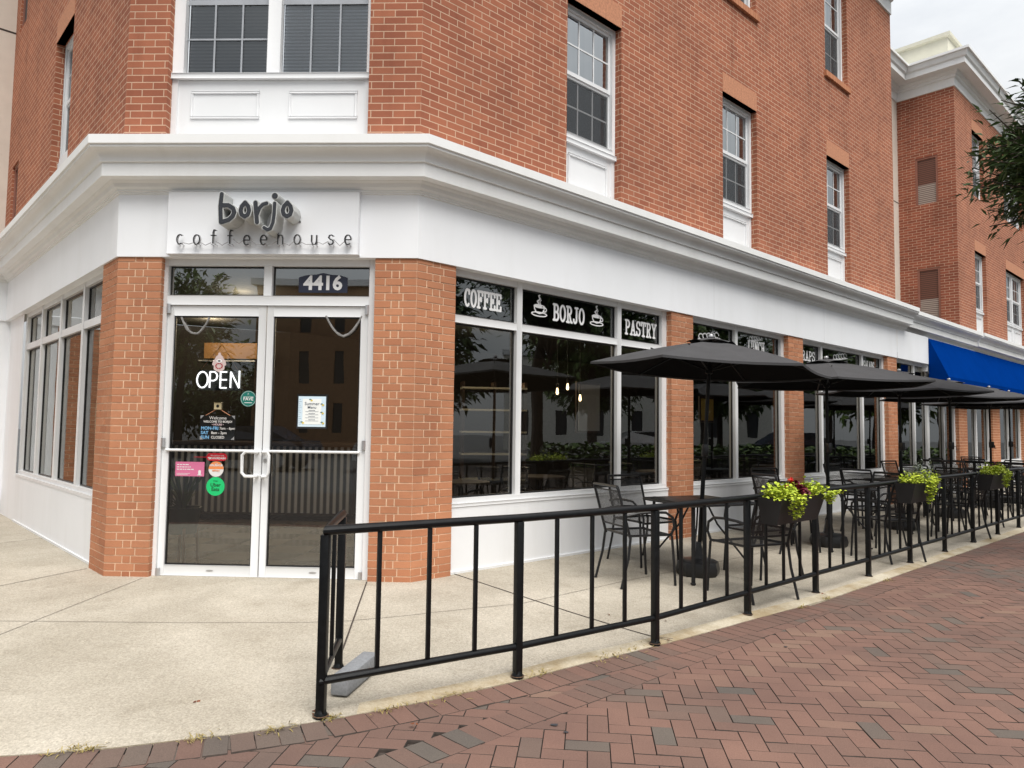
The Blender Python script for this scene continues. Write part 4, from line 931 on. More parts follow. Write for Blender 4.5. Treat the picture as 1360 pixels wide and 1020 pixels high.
def scroll(t, z, s_, label):
    mb = MB(); st = []
    for k in range(5): st.append(([(t+(k-2)*.09*s_+x*.05*s_, z+(k-2)*.012*s_+y*.035*s_) for x, y in ell(0, 0, 1, 1, 0, 300, 10)], .008*s_))
    st.append(([(t-.24*s_, z-.06*s_), (t, z-.045*s_), (t+.26*s_, z-.01*s_)], .007*s_)); put(mb, solid(outline(st, .005), .002), FR, 0, OG, 0, 0)
    tag(mb.build('window_lettering', 'lettering'), label, 'lettering', 'white slab lettering on the window transoms')
scroll(6.28, 2.79, .8, 'white scroll ornament over the LUNCH lettering'); scroll(9.28, 2.75, 1.2, 'white scroll ornament on the middle transom between WRAPS and SALADS'); scroll(5.0, 2.70, 1.1, 'white scroll ornament showing above the nearest parasol')
for t, lab in ((1.685, 'white painted coffee cup with steam left of the BORJO lettering'), (2.625, 'white painted coffee cup with steam right of the BORJO lettering')):
    st = []; z = 2.60; e = lambda cx, cz, a, b, a0=0, a1=360: [(cx+a*math.cos(R_(q)), cz+b*math.sin(R_(q))) for q in np.linspace(a0, a1, 18)]
    st += [(e(0, .02, .115, .022), .006), (e(0, .105, .078, .014), .006), ([(-.078, .105), (-.07, .07), (-.045, .038), (0, .028), (.045, .038), (.07, .07), (.078, .105)], .007), (e(.08, .075, .028, .022, -120, 120), .006), (e(-.01, .113, .05, .008), .006), ([(-.005, .13), (-.03, .155), (.012, .185), (-.012, .215), (.005, .225)], .0085), ([(.02, .13), (.005, .155), (.03, .175)], .004)]
    mb = MB(); put(mb, solid(outline(st, .0045), .002), FR, t, OG, z-.012, 0); tag(mb.build('painted_cup', 'lettering'), lab, 'cup emblem', 'cups painted on the transom')

# ================================================================== INSIDE THE CAFE
ct = empty('counter', (-1.5, 3.9, .03)); tag(ct, 'cafe counter with corrugated metal front seen through the doors', 'counter')
mb = MB(); mb.box((0, .35, .52), (1, 0, 0), (0, 1, 0), (0, 0, 1), 1.35, .35, .42); mb.build('body', 'wood_dark', ct)
mb = MB(); mb.face([(-1.35, -.02, .12), (1.35, -.02, .12), (1.35, -.02, 1.06), (-1.35, -.02, 1.06)], uv=[(0, 0), (2.7, 0), (2.7, 1), (0, 1)]); mb.build('corrugated_front', 'corrugated', ct)
mb = MB(); mb.box((0, .33, 1.09), (1, 0, 0), (0, 1, 0), (0, 0, 1), 1.42, .42, .028, bev=.008); mb.build('worktop', 'wood_dark', ct)
mb = MB(); mb.box((-2.73, 5.5, 2.62), (1, 0, 0), (0, 1, 0), (0, 0, 1), .52, .05, .13, 0); mb.box((-2.73, 5.44, 2.45), (1, 0, 0), (0, 1, 0), (0, 0, 1), .5, .03, .012, 1)
tag(mb.build('menu_board', ['tan', 'steel']), 'lit tan hanging board above the counter behind the OPEN sign', 'board')
dots = [(-1.9, 3.2), (-1.2, 3.4), (-.4, 3.3), (.6, 3.0), (1.1, 3.6), (2.2, 2.6), (3.6, 4.2), (4.6, 4.4), (6.4, 6.8), (8.2, 9.4), (-3.2, 3.4)]
proto = None
for k, (x, y) in enumerate(dots):
    if proto is None:
        proto = empty('ceiling_light', (x, y, 3.0)); m1 = MB(); m1.lathe((0, 0, 0), [(.10, .018), (.10, -.012), (.085, -.016)], 20); m1.build('trim', 'vinyl', proto)
        m2 = MB(); m2.mesh([(.085*math.cos(q*.393), .085*math.sin(q*.393), -.014) for q in range(16)], [tuple(range(16))[::-1]]); m2.build('diffuser', 'disc', proto); o = proto
    else: o = copy_tree(proto); o.location = (x, y, 3.0)
    tag(o, 'round recessed ceiling light glowing inside the cafe', 'ceiling light', 'ceiling lights in the cafe')
for x, y, z in ((-2.6, 4.6, 2.9), (-1.2, 2.4, 2.9), (.6, 3.4, 2.9), (2.0, 5.2, 2.6), (5.4, 8.4, 2.6)):
    ld = bpy.data.lights.new('ceiling_lamp', 'POINT'); ld.energy = 22; ld.color = (1, .78, .5); ld.shadow_soft_size = .12; lo = bpy.data.objects.new('ceiling_lamp', ld); lo.location = (x, y, z); col.objects.link(lo)
for k, (x, y, z) in enumerate(((2.72, 3.05, 1.88), (2.86, 3.2, 1.95), (3.02, 3.1, 1.80))):
    o = empty('pendant_light', (x, y, z)); m1 = MB(); m1.lathe((0, 0, 0), [(0, -.045), (.014, -.038), (.019, -.015), (.014, .015), (.009, .05)], 12); m1.build('bulb', 'warm', o)
    m1 = MB(); m1.tube([(0, 0, .05), (0, 0, 3.0-z)], .006, 6); m1.tube([(0, 0, .045), (0, 0, .10)], .017, 8); m1.build('cord', 'plastic', o)
    tag(o, ['lowest left bulb', 'highest bulb', 'lowest right bulb'][k] + ' of three small hanging bulbs inside the first window', 'pendant light', 'hanging bulbs inside')
su = empty('shelf_unit', (1.75, 5.3, .03), R_(12)); tag(su, 'dark shelf rack with pale shelves inside the first window', 'shelf')
mb = MB()
for x in (-.5, .0, .5): mb.box((x, 0, 1.05), (1, 0, 0), (0, 1, 0), (0, 0, 1), .02, .18, 1.05)
mb.build('frame', 'wood_dark', su); 
for z in (.55, .95, 1.3, 1.65, 2.0): mb = MB(); mb.box((0, 0, z), (1, 0, 0), (0, 1, 0), (0, 0, 1), .52, .19, .014); mb.build('shelf', 'cream', su)
for q, (x, y, w, h, c) in enumerate(((.6, 6.6, .30, .42, 'paper'), (2.6, 6.9, .22, .22, 'lemon'))):
    mb = MB(); mb.box((0, 0, 0), (S, S, 0), (S, -S, 0), (0, 0, 1), w, .015, h, 0); mb.box((.012, -.012, 0), (S, S, 0), (S, -S, 0), (0, 0, 1), w-.04, .012, h-.04, 1)
    o = mb.build('picture', ['wood_dark', c], None); o.location = (x+2.7, y-1.0, 1.75); tag(o, ('large pale picture' if q == 0 else 'small yellow picture')+' on a wall inside the cafe behind the first window', 'picture')
pp = empty('potted_plant', (-.98, .62, .03)); tag(pp, 'potted plant with long blades on a wooden stand inside the left door', 'plant')
mb = MB(); mb.lathe((0, 0, 0), [(0, .30), (.13, .30), (.17, .55), (.155, .55), (.15, .50), (0, .5)], 18); M['pot'] = flat('green_pot', (.03, .05, .042), .5); mb.build('pot', 'pot', pp)
mb = MB()
for a in range(4): mb.tube([(.15*math.cos(a*1.57+.6), .15*math.sin(a*1.57+.6), 0), (.13*math.cos(a*1.57+.6), .13*math.sin(a*1.57+.6), .36)], .014, 6)
M['stand'] = flat('stand_wood', (.25, .11, .04), .5); mb.build('stand', 'stand', pp)
def blade(mb, p, d, L, w, tint, droop=.4, n=6):
    p = Vector(p); d = Vector(d).normalized(); sd = d.cross(Vector((0, 0, 1))); sd = sd.normalized() if sd.length > .01 else Vector((1, 0, 0)); prev = None
    for k in range(n+1):
        f = k/n; q = p+d*L*f+Vector((0, 0, -droop*L*f*f)); ww = w*math.sin(math.pi*min(.97, .12+.88*f))
        cur = (q-sd*ww, q+sd*ww)
        if prev: mb.face([prev[0], prev[1], cur[1], cur[0]], 0, None, tint)
        prev = cur
mb = MB()
for k in range(26): a = random.uniform(0, 6.28); e = random.uniform(.7, 1.35); blade(mb, (0, 0, .5), (math.cos(a)*math.cos(e), math.sin(a)*math.cos(e), math.sin(e)), random.uniform(.35, .8), .014, random.random(), .3)
mb.build('blades', 'leaf', pp)

# ================================================================== RAILING
PST = [(1.44, -2.859), (2.366, -2.232), (3.247, -1.535), (4.08, -.717), (4.896, .088), (5.70, .87), (6.50, 1.67), (7.31, 2.475), (8.11, 3.277), (8.93, 4.10), (9.74, 4.905)]
for k in range(4): PST.append((PST[-1][0]+.81, PST[-1][1]+.808))
BACK = (1.337, -2.174); RH, RB = .877, .162
def railing(pts, label, post_skip=()):
    base = Vector((*pts[0], 0)); rt = empty('metal_railing', base); tag(rt, label, 'railing')
    V = lambda p, z: Vector((p[0], p[1], z))-base
    g = lambda p: patio_z(*p)
    for nm, z, r in (('top_rail', RH, .0235), ('bottom_rail', RB, .0195)):
        mb = MB(); mb.tube([V(p, z) for p in pts], r, 12)
        if nm == 'top_rail': pass
        mb.build(nm, 'black', rt)
    for k, p in enumerate(pts):
        q = pts[min(k+1, len(pts)-1)]; o_ = pts[max(0, k-1)]; d = Vector((q[0]-o_[0], q[1]-o_[1], 0)).normalized(); n = Vector((-d.y, d.x, 0))
        mb = MB(); mb.box(V(p, (RH-.02+g(p)-.02)/2), d, n, (0, 0, 1), .0215, .0215, (RH-.02-g(p)+.02)/2, bev=.004)
        mb.lathe(V(p, g(p)), [(.034, -.02), (.034, .004), (.026, .018), (.023, .03)], 10); mb.lathe(V(p, g(p)), [(.040, .001), (.036, .003), (.03, .004)], 12, 1)
        mb.build('post', ['black', M['rust']], rt)
    for p, q in zip(pts, pts[1:]):
        L = math.dist(p, q); n_ = 3 if L > .9 else 1
        for k in range(1, n_+1):
            f = k/(n_+1); c = (p[0]+(q[0]-p[0])*f, p[1]+(q[1]-p[1])*f); d = Vector((q[0]-p[0], q[1]-p[1], 0)).normalized()
            mb = MB(); mb.box(V(c, (RH+RB)/2), d, (-d.y, d.x, 0), (0, 0, 1), .0105, .0105, (RH-RB)/2-.012, bev=.002); mb.build('baluster', 'black', rt)
    return rt
M['rust'] = flat('rusty_stain', (.10, .055, .03), .95, var=.5, scale=30)
railing([BACK]+PST, 'black metal railing curving along the edge of the concrete patio beside the brick pavement')
railing([tuple(FR.P(12.05, .25, 0))[:2], tuple(FR.P(12.05, 1.2, 0))[:2], tuple(FR.P(12.05, 2.3, 0))[:2]], 'short black railing across the patio between the farther tables')

# ================================================================== TABLES, CHAIRS, PARASOLS
def make_chair():
    rt = empty('patio_chair', (0, 0, 0))                            # faces +y; seat centre at the origin
    mb = MB(); n = 6
    def seat_pt(x, y): return (x, y, .435+.012*(y/.22)**2-.010*math.cos(x/.23*1.57)+(.0))
    for i in range(n):
        for j in range(n):
            xs_ = [-.225+.45*k/n for k in (i, i+1)]; ys_ = [-.21+.43*k/n for k in (j, j+1)]
            q = [(xs_[0], ys_[0]), (xs_[1], ys_[0]), (xs_[1], ys_[1]), (xs_[0], ys_[1])]
            mb.face([seat_pt(*p) for p in q], 1, q)
    rim = [seat_pt(-.225, -.21), seat_pt(.225, -.21), seat_pt(.23, .19), (.19, .225, .43), (-.19, .225, .43), seat_pt(-.23, .19), seat_pt(-.225, -.21)]
    mb.tube(rim, .011, 6, 0); mb.build('seat', ['chair', 'mesh'], rt)
    bk = lambda x, z: (x, -.215-(z-.43)*.28-.015*math.cos(x/.23*1.57), z)
    mb = MB()
    for i in range(5):
        for j in range(4):
            xs_ = [-.215+.43*k/5 for k in (i, i+1)]; zs_ = [.52+.31*k/4 for k in (j, j+1)]
            q = [(xs_[0], zs_[0]), (xs_[1], zs_[0]), (xs_[1], zs_[1]), (xs_[0], zs_[1])]; mb.face([bk(*p) for p in q], 1, q)
    mb.tube([bk(-.225, .42), bk(-.225, .85), bk(-.22, .875), bk(.22, .875), bk(.225, .85), bk(.225, .42)], .0125, 8, 0); mb.tube([bk(-.225, .52), bk(.225, .52)], .009, 6); mb.tube([bk(-.225, .835), bk(.225, .835)], .006, 6)
    mb.build('backrest', ['chair', 'mesh'], rt)
    for s_ in (-1, 1):
        mb = MB(); mb.tube([(s_*.235, -.215, .44), (s_*.24, -.24, .25), (s_*.245, -.31, .0)], .012, 8); mb.build('leg', 'chair', rt)
        mb = MB(); mb.tube([(s_*.24, .20, .435), (s_*.247, .215, .22), (s_*.25, .23, .0)], .012, 8); mb.build('leg', 'chair', rt)
        mb = MB(); mb.tube([(s_*.24, .19, .435), (s_*.262, .21, .52), (s_*.27, .19, .60), (s_*.27, .12, .645), (s_*.268, 0, .652), (s_*.262, -.14, .645), (s_*.245, -.27, .62), (s_*.228, -.28, .63)], .0115, 8); mb.build('armrest', 'chair', rt)
    return rt
def make_table():
    rt = empty('patio_table', (0, 0, 0)); mb = MB()
    mb.box((0, 0, .715), (1, 0, 0), (0, 1, 0), (0, 0, 1), .37, .37, .009, bev=.006); mb.tube([(-.37, -.37, .705), (.37, -.37, .705), (.37, .37, .705), (-.37, .37, .705), (-.37, -.37, .705)], .012, 8); mb.build('table_top', 'chair', rt)
    for sx in (-1, 1):
        for sy in (-1, 1):
            mb = MB(); mb.box((sx*.30, sy*.30, .35), (S*sx, S*sy, 0), (-S*sy, S*sx, 0), (0, 0, 1), .009, .014, .35, bev=.003); mb.box((sx*.305, sy*.305, .012), (1, 0, 0), (0, 1, 0), (0, 0, 1), .018, .018, .008, bev=.003); mb.build('leg', 'chair', rt)
    for s_ in (-1, 1):
        mb = MB(); mb.tube([(-.29, -.29*s_, .20), (-.12, -.12*s_, .50), (-.05, -.05*s_, .70)], .009, 6); mb.tube([(.29, .29*s_, .20), (.12, .12*s_, .50), (.05, .05*s_, .70)], .009, 6); mb.build('brace', 'chair', rt)
    return rt
RC, ZE, ZA = 1.155, 1.982, 2.295
def make_umbrella():
    rt = empty('patio_umbrella', (0, 0, 0))
    mb = MB(); mb.lathe((0, 0, 0), [(0, .02), (.19, .0), (.205, .02), (.21, .06), (.195, .125), (.16, .145), (.06, .155), (.05, .2), (.035, .30), (.03, .31), (0, .31)], 8); mb.build('base', 'plastic', rt)
    mb = MB(); mb.tube([(0, 0, .08), (0, 0, 1.3)], .0205, 12); mb.tube([(0, 0, 1.3), (0, 0, ZA+.02)], .018, 12); mb.lathe((0, 0, 0), [(.02, 1.93), (.035, 1.94), (.035, 2.0), (.02, 2.01)], 12); mb.build('pole', 'black', rt)
    mb = MB(); mb.box((.0, -.02, 1.19), (1, 0, 0), (0, 1, 0), (0, 0, 1), .028, .04, .06, bev=.012); mb.tube([(.03, -.03, 1.18), (.07, -.04, 1.18), (.075, -.04, 1.12), (.11, -.045, 1.12)], .006, 6); mb.build('crank', 'plastic', rt)
    vv = [Vector((RC*math.cos(math.pi/3*k), RC*math.sin(math.pi/3*k), ZE)) for k in range(6)]; top = Vector((0, 0, ZA-.03)); mb = MB(); n = 6
    for k in range(6):
        a, b = vv[k], vv[(k+1) % 6]
        def pt(f, g):                                               # f from hub to rim, g along the rim; cloth sags between ribs
            p = top+(a-top)*f*(1-g)+(b-top)*f*g; sag = .028*f*math.sin(math.pi*g); r = Vector((p.x, p.y, 0)).normalized()
            return p-Vector((0, 0, sag*.55))-r*sag*.5+Vector((0, 0, .018*math.sin(math.pi*f)))
        for i in range(n):
            for j in range(n):
                f0, f1, g0, g1 = .10+.9*i/n, .10+.9*(i+1)/n, j/n, (j+1)/n; mb.face([pt(f0, g0), pt(f1, g0), pt(f1, g1), pt(f0, g1)], 0, None, .5, True)
        for j in range(n):
            p, q = pt(1, j/n), pt(1, (j+1)/n); mb.face([p, p-Vector((0, 0, .022)), q-Vector((0, 0, .022)), q])
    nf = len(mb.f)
        # added sheet just below the cloth, its near-black colour painting the underside's shade
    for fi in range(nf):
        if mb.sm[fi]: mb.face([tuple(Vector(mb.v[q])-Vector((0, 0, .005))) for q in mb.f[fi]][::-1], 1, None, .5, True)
    cn_ = mb.build('canopy', ['canopy', 'underside_shade'], rt, 60)
    mb = MB()
    for k in range(6):
        a, b = [Vector((.25*math.cos(math.pi/3*q), .25*math.sin(math.pi/3*q), ZA-.066)) for q in (k, k+1)]; tp = Vector((0, 0, ZA-.004))
        for i in range(4):
            for j in range(4):
                P_ = lambda f, g: tp+(a-tp)*f*(1-g)+(b-tp)*f*g+Vector((0, 0, .010*math.sin(math.pi*f)+(.022*math.sin(math.pi*g) if f > .8 else 0)))
                f0, f1, g0, g1 = .05+.95*i/4, .05+.95*(i+1)/4, j/4, (j+1)/4; mb.face([P_(f0, g0), P_(f1, g0), P_(f1, g1), P_(f0, g1)], 0, None, .5, True)
    mb.build('vent_flap', 'canopy', rt, 60)
    mb = MB(); mb.lathe((0, 0, 0), [(0, ZA+.03), (.022, ZA+.026), (.026, ZA+.016), (.026, ZA+.003), (.015, ZA-.01)], 14); mb.build('finial', 'steel', rt)
    for k in range(6):
        mb = MB(); a = vv[k]; mb.tube([(0, 0, ZA-.055)]+[tuple(top+(a-top)*f+Vector((0, 0, .018*math.sin(math.pi*f)-.012))) for f in (.25, .5, .75, .985)], .008, 6); 
        hp = top+(a-top)*.5+Vector((0, 0, .03)); mb.tube([(.03*math.cos(math.pi/3*k), .03*math.sin(math.pi/3*k), 1.97), tuple(hp)], .0065, 6); mb.build('rib', 'black', rt)
    return rt
SET = [(2.383, 1.365, 26, -2.5), (5.2, 1.40, 24, 14), (7.6, 1.42, 30, 27), (9.95, 1.40, 24, 10), (12.5, 1.36, 27, 31), (14.3, 1.28, 22, 5)]
UL = ['black parasol nearest the camera, over the table by the wide brick pier', 'black parasol just behind the nearest one, below the WRAPS lettering', 'third black parasol, its cap in front of the narrow window by the awning', 'fourth black parasol, its cap against the left end of the blue awning', 'fifth black parasol, small and low against the blue awning', 'farthest black parasol at the right edge of the picture']
NT = ['first table, nearest the camera', 'second table along the railing', 'third table along the railing', 'fourth table, before the cross railing', 'fifth table, beyond the cross railing', 'farthest table at the picture edge']
SD = ['on the camera-left side of', 'between the wall and', 'between the railing and', 'on the far side of']
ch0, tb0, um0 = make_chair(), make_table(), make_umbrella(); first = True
for k, (t, d, ta, ua) in enumerate(SET):
    p = FR.P(t, d, 0); z = patio_z(p.x, p.y)
    tb_ = tb0 if k == 0 else copy_tree(tb0); tb_.location = (p.x-.01, p.y-.09, z); tb_.rotation_euler.z = R_(ta)
    tag(tb_, 'square black metal patio table, %s' % NT[k], 'table', 'patio tables along the storefront')
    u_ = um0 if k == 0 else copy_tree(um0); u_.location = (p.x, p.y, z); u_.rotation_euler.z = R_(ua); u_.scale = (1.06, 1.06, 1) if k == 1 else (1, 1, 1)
    tag(u_, UL[k], 'parasol', 'black parasols along the patio')
    for q in range(4):
        a = R_(ta+(180, 90, -90, 0)[q]+random.uniform(-7, 7)); r = .66+random.uniform(-.02, .07)+(.06 if q in (1, 2) else 0)
        if k in (0,) and q == 0: a = R_(ta+180); r = .66
        c_ = ch0 if first else copy_tree(ch0); first = False
        x, y = p.x-.03+r*math.cos(a), p.y-.10+r*math.sin(a); c_.location = (x, y, patio_z(x, y)); c_.rotation_euler.z = a+math.pi/2+R_(random.uniform(-8, 8))
        tag(c_, 'black mesh patio chair %s the %s' % (SD[q], NT[k]), 'chair', 'mesh patio chairs around the tables')
# the nearest parasol leans a little in its weight
lean = Matrix.Rotation(R_(3.3), 3, 'Y') @ Matrix.Rotation(R_(-2.5), 3, 'Z'); um0.rotation_euler = lean.to_euler()
for ch in um0.children:
    if ch.name.startswith('base'): ch.rotation_euler = lean.inverted().to_euler()
# tables and chairs inside
ti = None
for k, (t, d, lab) in enumerate(((1.6, -1.3, 'nearest'), (3.1, -1.5, 'second'), (5.6, -1.4, 'third'), (9.2, -1.4, 'farthest'))):
    p = FR.P(t, d, .03)
    if ti is None:
        ti = empty('cafe_table', p); m1 = MB(); m1.lathe((0, 0, 0), [(0, .74), (.34, .74), (.345, .725), (.34, .71), (0, .71)], 24); m1.build('table_top', 'wood_dark', ti); m1 = MB(); m1.lathe((0, 0, 0), [(.22, 0), (.22, .02), (.035, .05), (.03, .71)], 16); m1.build('pedestal', 'plastic', ti); o = ti
    else: o = copy_tree(ti); o.location = p
    tag(o, 'round dark cafe table inside the window, %s from the door' % lab, 'table', 'tables inside the cafe')
    for q, a in enumerate((.8, 3.9)):
        c_ = copy_tree(ch0); c_.location = (p.x+.55*math.cos(a), p.y+.55*math.sin(a), .03); c_.rotation_euler.z = a+math.pi/2
        tag(c_, 'dark chair inside the cafe %s the round table %s from the door' % (('behind', 'in front of')[q], lab), 'chair', 'chairs inside the cafe')

# ================================================================== PLANTERS
def planter_at(i, off, label, plants):
    """box hung on the street side of the railing; i = post it starts after"""
    a, b = Vector((*PST[i], 0)), Vector((*PST[i+1], 0)); u = (b-a).normalized(); n = Vector((u.y, -u.x, 0)); o0 = a+u*off+n*.03+Vector((0, 0, .675)); L, Wd, H = .74, .205, .205
    ang = math.atan2(u.y, u.x); rt = empty('planter_box', o0, ang); tag(rt, label, 'planter', 'planters hung on the railing')
    P = lambda x, y, z: Vector((x, -y, z))                           # local: x along the rail, -y towards the street
    mb = MB(); tp = [P(0, 0, H), P(L, 0, H), P(L, Wd, H), P(0, Wd, H)]; bt = [P(.03, .02, 0), P(L-.03, .02, 0), P(L-.03, Wd-.06, 0), P(.03, Wd-.06, 0)]
    it = [P(.015, .015, H), P(L-.015, .015, H), P(L-.015, Wd-.015, H), P(.015, Wd-.015, H)]; ib = [p+Vector((0, 0, -.05)) for p in it]
    for k in range(4):
        j = (k+1) % 4; mb.face([bt[k], tp[k], tp[j], bt[j]]); mb.face([tp[k], it[k], it[j], tp[j]]); mb.face([it[k], ib[k], ib[j], it[j]])
    mb.face(bt); mb.face(ib, 1); mb.build('box', ['planter', M['soil']], rt)
    mb = MB()
    for x in (.12, L-.12): mb.box(P(x, -.03, H+.006), (1, 0, 0), (0, 1, 0), (0, 0, 1), .018, .05, .004); mb.box(P(x, -.078, H-.02), (1, 0, 0), (0, 1, 0), (0, 0, 1), .018, .003, .03)
    mb.build('bracket', 'planter', rt)
    G = lambda x, y, z: o0+u*x+n*y+Vector((0, 0, z))
    for nm, mat, lab, fn in plants:
        mb = MB(); fn(mb, G, L, Wd, H); tag(mb.build(nm, mat), lab, 'plant')
M['soil'] = flat('potting_soil', (.03, .022, .016), .95)
def leaflet(mb, p, size, tint, up=.6):
    p = Vector(p); a = random.uniform(0, 6.28); d = Vector((math.cos(a), math.sin(a), random.uniform(-.5, up))).normalized(); s_ = d.cross(Vector((random.gauss(0, .4), random.gauss(0, .4), 1))).normalized(); f = Vector((0, 0, size*.12))
    mb.face([p, p+d*size*.35+s_*size*.42+f, p+d*size*.8+s_*size*.28+f, p+d*size, p+d*size*.8-s_*size*.28+f, p+d*size*.35-s_*size*.42+f], 0, None, tint)
def trailing(x0, x1, tail_x, tail_len, n=560, y0=.02, y1=.21, top=.055):
    def fn(mb, G, L, Wd, H):
        for k in range(n):
            x = random.uniform(x0, x1); y = random.uniform(y0, y1); h = max(0, random.gauss(.02, .03))*(1.2 if random.random() < .4 else .7); c = 1-abs((x-(x0+x1)/2)/((x1-x0)/2))**3
            leaflet(mb, G(x, y, H-.005+h+top*c*random.random()), random.uniform(.019, .034), random.random())
        for tx, tl in ((tail_x, tail_len), (tail_x-.07, tail_len*.55), (tail_x+.08, tail_len*.5), (tail_x+.03, tail_len*.85), (tail_x-.03, tail_len*.75)):
            sway = random.uniform(-.05, .05)
            for k in range(int(300*tl)+14):
                f = random.random(); w_ = .05*(1-f)+.02; leaflet(mb, G(tx+sway*f+random.gauss(0, w_*.7), Wd+.012+.03*(1-f)+abs(random.gauss(0, w_*.5)), H+.03-tl*f), random.uniform(.018, .032), random.random(), .2)
    return fn
def mound(cx, rx, h, n, size):
    def fn(mb, G, L, Wd, H):
        for k in range(n):
            a = random.uniform(0, 6.28); r = math.sqrt(random.random()); x, y = cx+rx*r*math.cos(a), .11+.09*r*math.sin(a); leaflet(mb, G(x, y, H+h*(1-r*r)*random.uniform(.4, 1.1)), random.uniform(.7, 1.2)*size, random.random(), 1.2)
    return fn
def blooms(pts):
    def fn(mb, G, L, Wd, H):
        for x, y, z in pts:
            for k in range(10): leaflet(mb, G(x+random.gauss(0, .006), y+random.gauss(0, .008), H+z+random.gauss(0, .006)), .02, random.random(), 1.5)
            mb.tube([G(x, y, H-.04), G(x, y, H+z)], .002, 4, 0, True, 0)
    return fn
def sprigs(cx, n, h):
    def fn(mb, G, L, Wd, H):
        for k in range(n):
            x, y = cx+random.gauss(0, .045), .15+random.gauss(0, .04); t_ = (random.gauss(0, .05), random.gauss(0, .05)); hh = h*random.uniform(.6, 1)
            for q in range(14): f = q/14; leaflet(mb, G(x+t_[0]*f, y+t_[1]*f, H+hh*f), .03*(1-.4*f), random.random(), 1.4)
    return fn
planter_at(3, .10, 'nearest black planter box on the railing, with lime, burgundy and red plants', [
    ('trailing_plant', 'lime', 'lime green plant trailing over the near end of the nearest planter', trailing(.0, .30, .16, .20)),
    ('trailing_plant', 'lime', 'lime green plant at the far end of the nearest planter', trailing(.50, .80, .74, .10, 420)),
    ('coleus', 'purple', 'burgundy leafed plant in the middle of the nearest planter', mound(.41, .13, .10, 420, .036)),
    ('red_flower', 'red_petal', 'small red blooms between the leaves of the nearest planter', blooms([(.24, .12, .075), (.36, .10, .125), (.38, .09, .115)]))])
planter_at(5, .62, 'middle black planter box on the railing, with a grey sprig and lime plants', [
    ('trailing_plant', 'lime', 'lime green plant trailing down the front of the middle planter', trailing(.02, .78, .34, .24, 900)),
    ('sprig_plant', 'silver', 'grey green upright sprigs rising from the middle planter', sprigs(.30, 18, .26))])
planter_at(8, .06, 'farthest black planter box on the railing, with lime plants and dark red blooms', [
    ('trailing_plant', 'lime', 'lime green plant trailing from the farthest planter', trailing(.02, .78, .46, .22, 820)),
    ('red_flower', 'purple', 'dark red blooms on top of the farthest planter', blooms([(.30, .15, .13), (.42, .14, .14), (.50, .16, .11), (.24, .12, .11)]))])

# ================================================================== SMALL THINGS ON THE GROUND
mb = MB(); d = Vector((.155, .985, 0)).normalized(); c = Vector((1.497, -2.42, .058)); mb.box(c, (d.y, -d.x, 0), d, (0, 0, 1), .048, .215, .050, bev=.012)
tag(mb.build('concrete_block', 'block'), 'grey concrete block lying on the patio at the corner of the railing', 'block')
def tuft(spots, n, h, mat, label):
    mb = MB()
    for x, y, r in spots:
        for k in range(n): a = random.uniform(0, 6.28); e = random.uniform(.25, 1.2); q = random.gauss(0, r), random.gauss(0, r*.35); blade(mb, (x+q[0]*S+q[1]*S, y+q[0]*S-q[1]*S, -.01), (math.cos(a)*math.cos(e), math.sin(a)*math.cos(e), math.sin(e)), random.uniform(.4, 1)*h, .0024, random.random(), .5, 4)
    return tag(mb.build('dry_grass', mat), label, 'grass', kind='stuff')
tuft([(.48, -3.285, .035), (.56, -3.27, .03), (.98, -3.13, .05), (1.75, -2.74, .05), (2.0, -2.56, .09), (2.9, -1.84, .10), (3.05, -1.70, .09), (4.6, -.42, .03), (4.92, -.09, .03), (5.8, .72, .05), (1.5, -2.86, .02), (1.28, -3.02, .05), (2.5, -2.16, .05)], 34, .06, 'straw', 'dry straw coloured grass in the crack along the kerb')
mb = MB()
for x, y in ((1.405, -2.83), (1.41, -2.845), (3.33, -1.47), (3.42, -.98), (3.0, -.86), (.78, -2.74), (2.9, -.62), (1.9, -2.95), (4.95, .05), (5.1, .6), (1.42, -2.80)):
    z = patio_z(x, y)+.004
    for k in range(2): leaflet(mb, (x+random.gauss(0, .01), y+random.gauss(0, .01), z), random.uniform(.012, .028), random.random(), .1)
tag(mb.build('leaf_litter', 'rust_leaf'), 'scattered dead leaves and bits on the concrete', 'litter', kind='stuff')
mb = MB()
M['gum'] = flat('old_gum', (.035, .035, .04), .8); 
for x, y, r in ((2.56, -2.86, .019), (2.61, -2.94, .012), (4.1, -1.5, .012), (5.9, -.6, .014)):
    mb.mesh([(x+r*random.uniform(.75, 1.25)*math.cos(q*.628), y+r*.8*random.uniform(.75, 1.25)*math.sin(q*.628), -.0125) for q in range(10)], [tuple(range(10))])
tag(mb.build('gum_spots', 'gum'), 'dark flattened gum spots on the brick pavers', 'stain', kind='stuff')

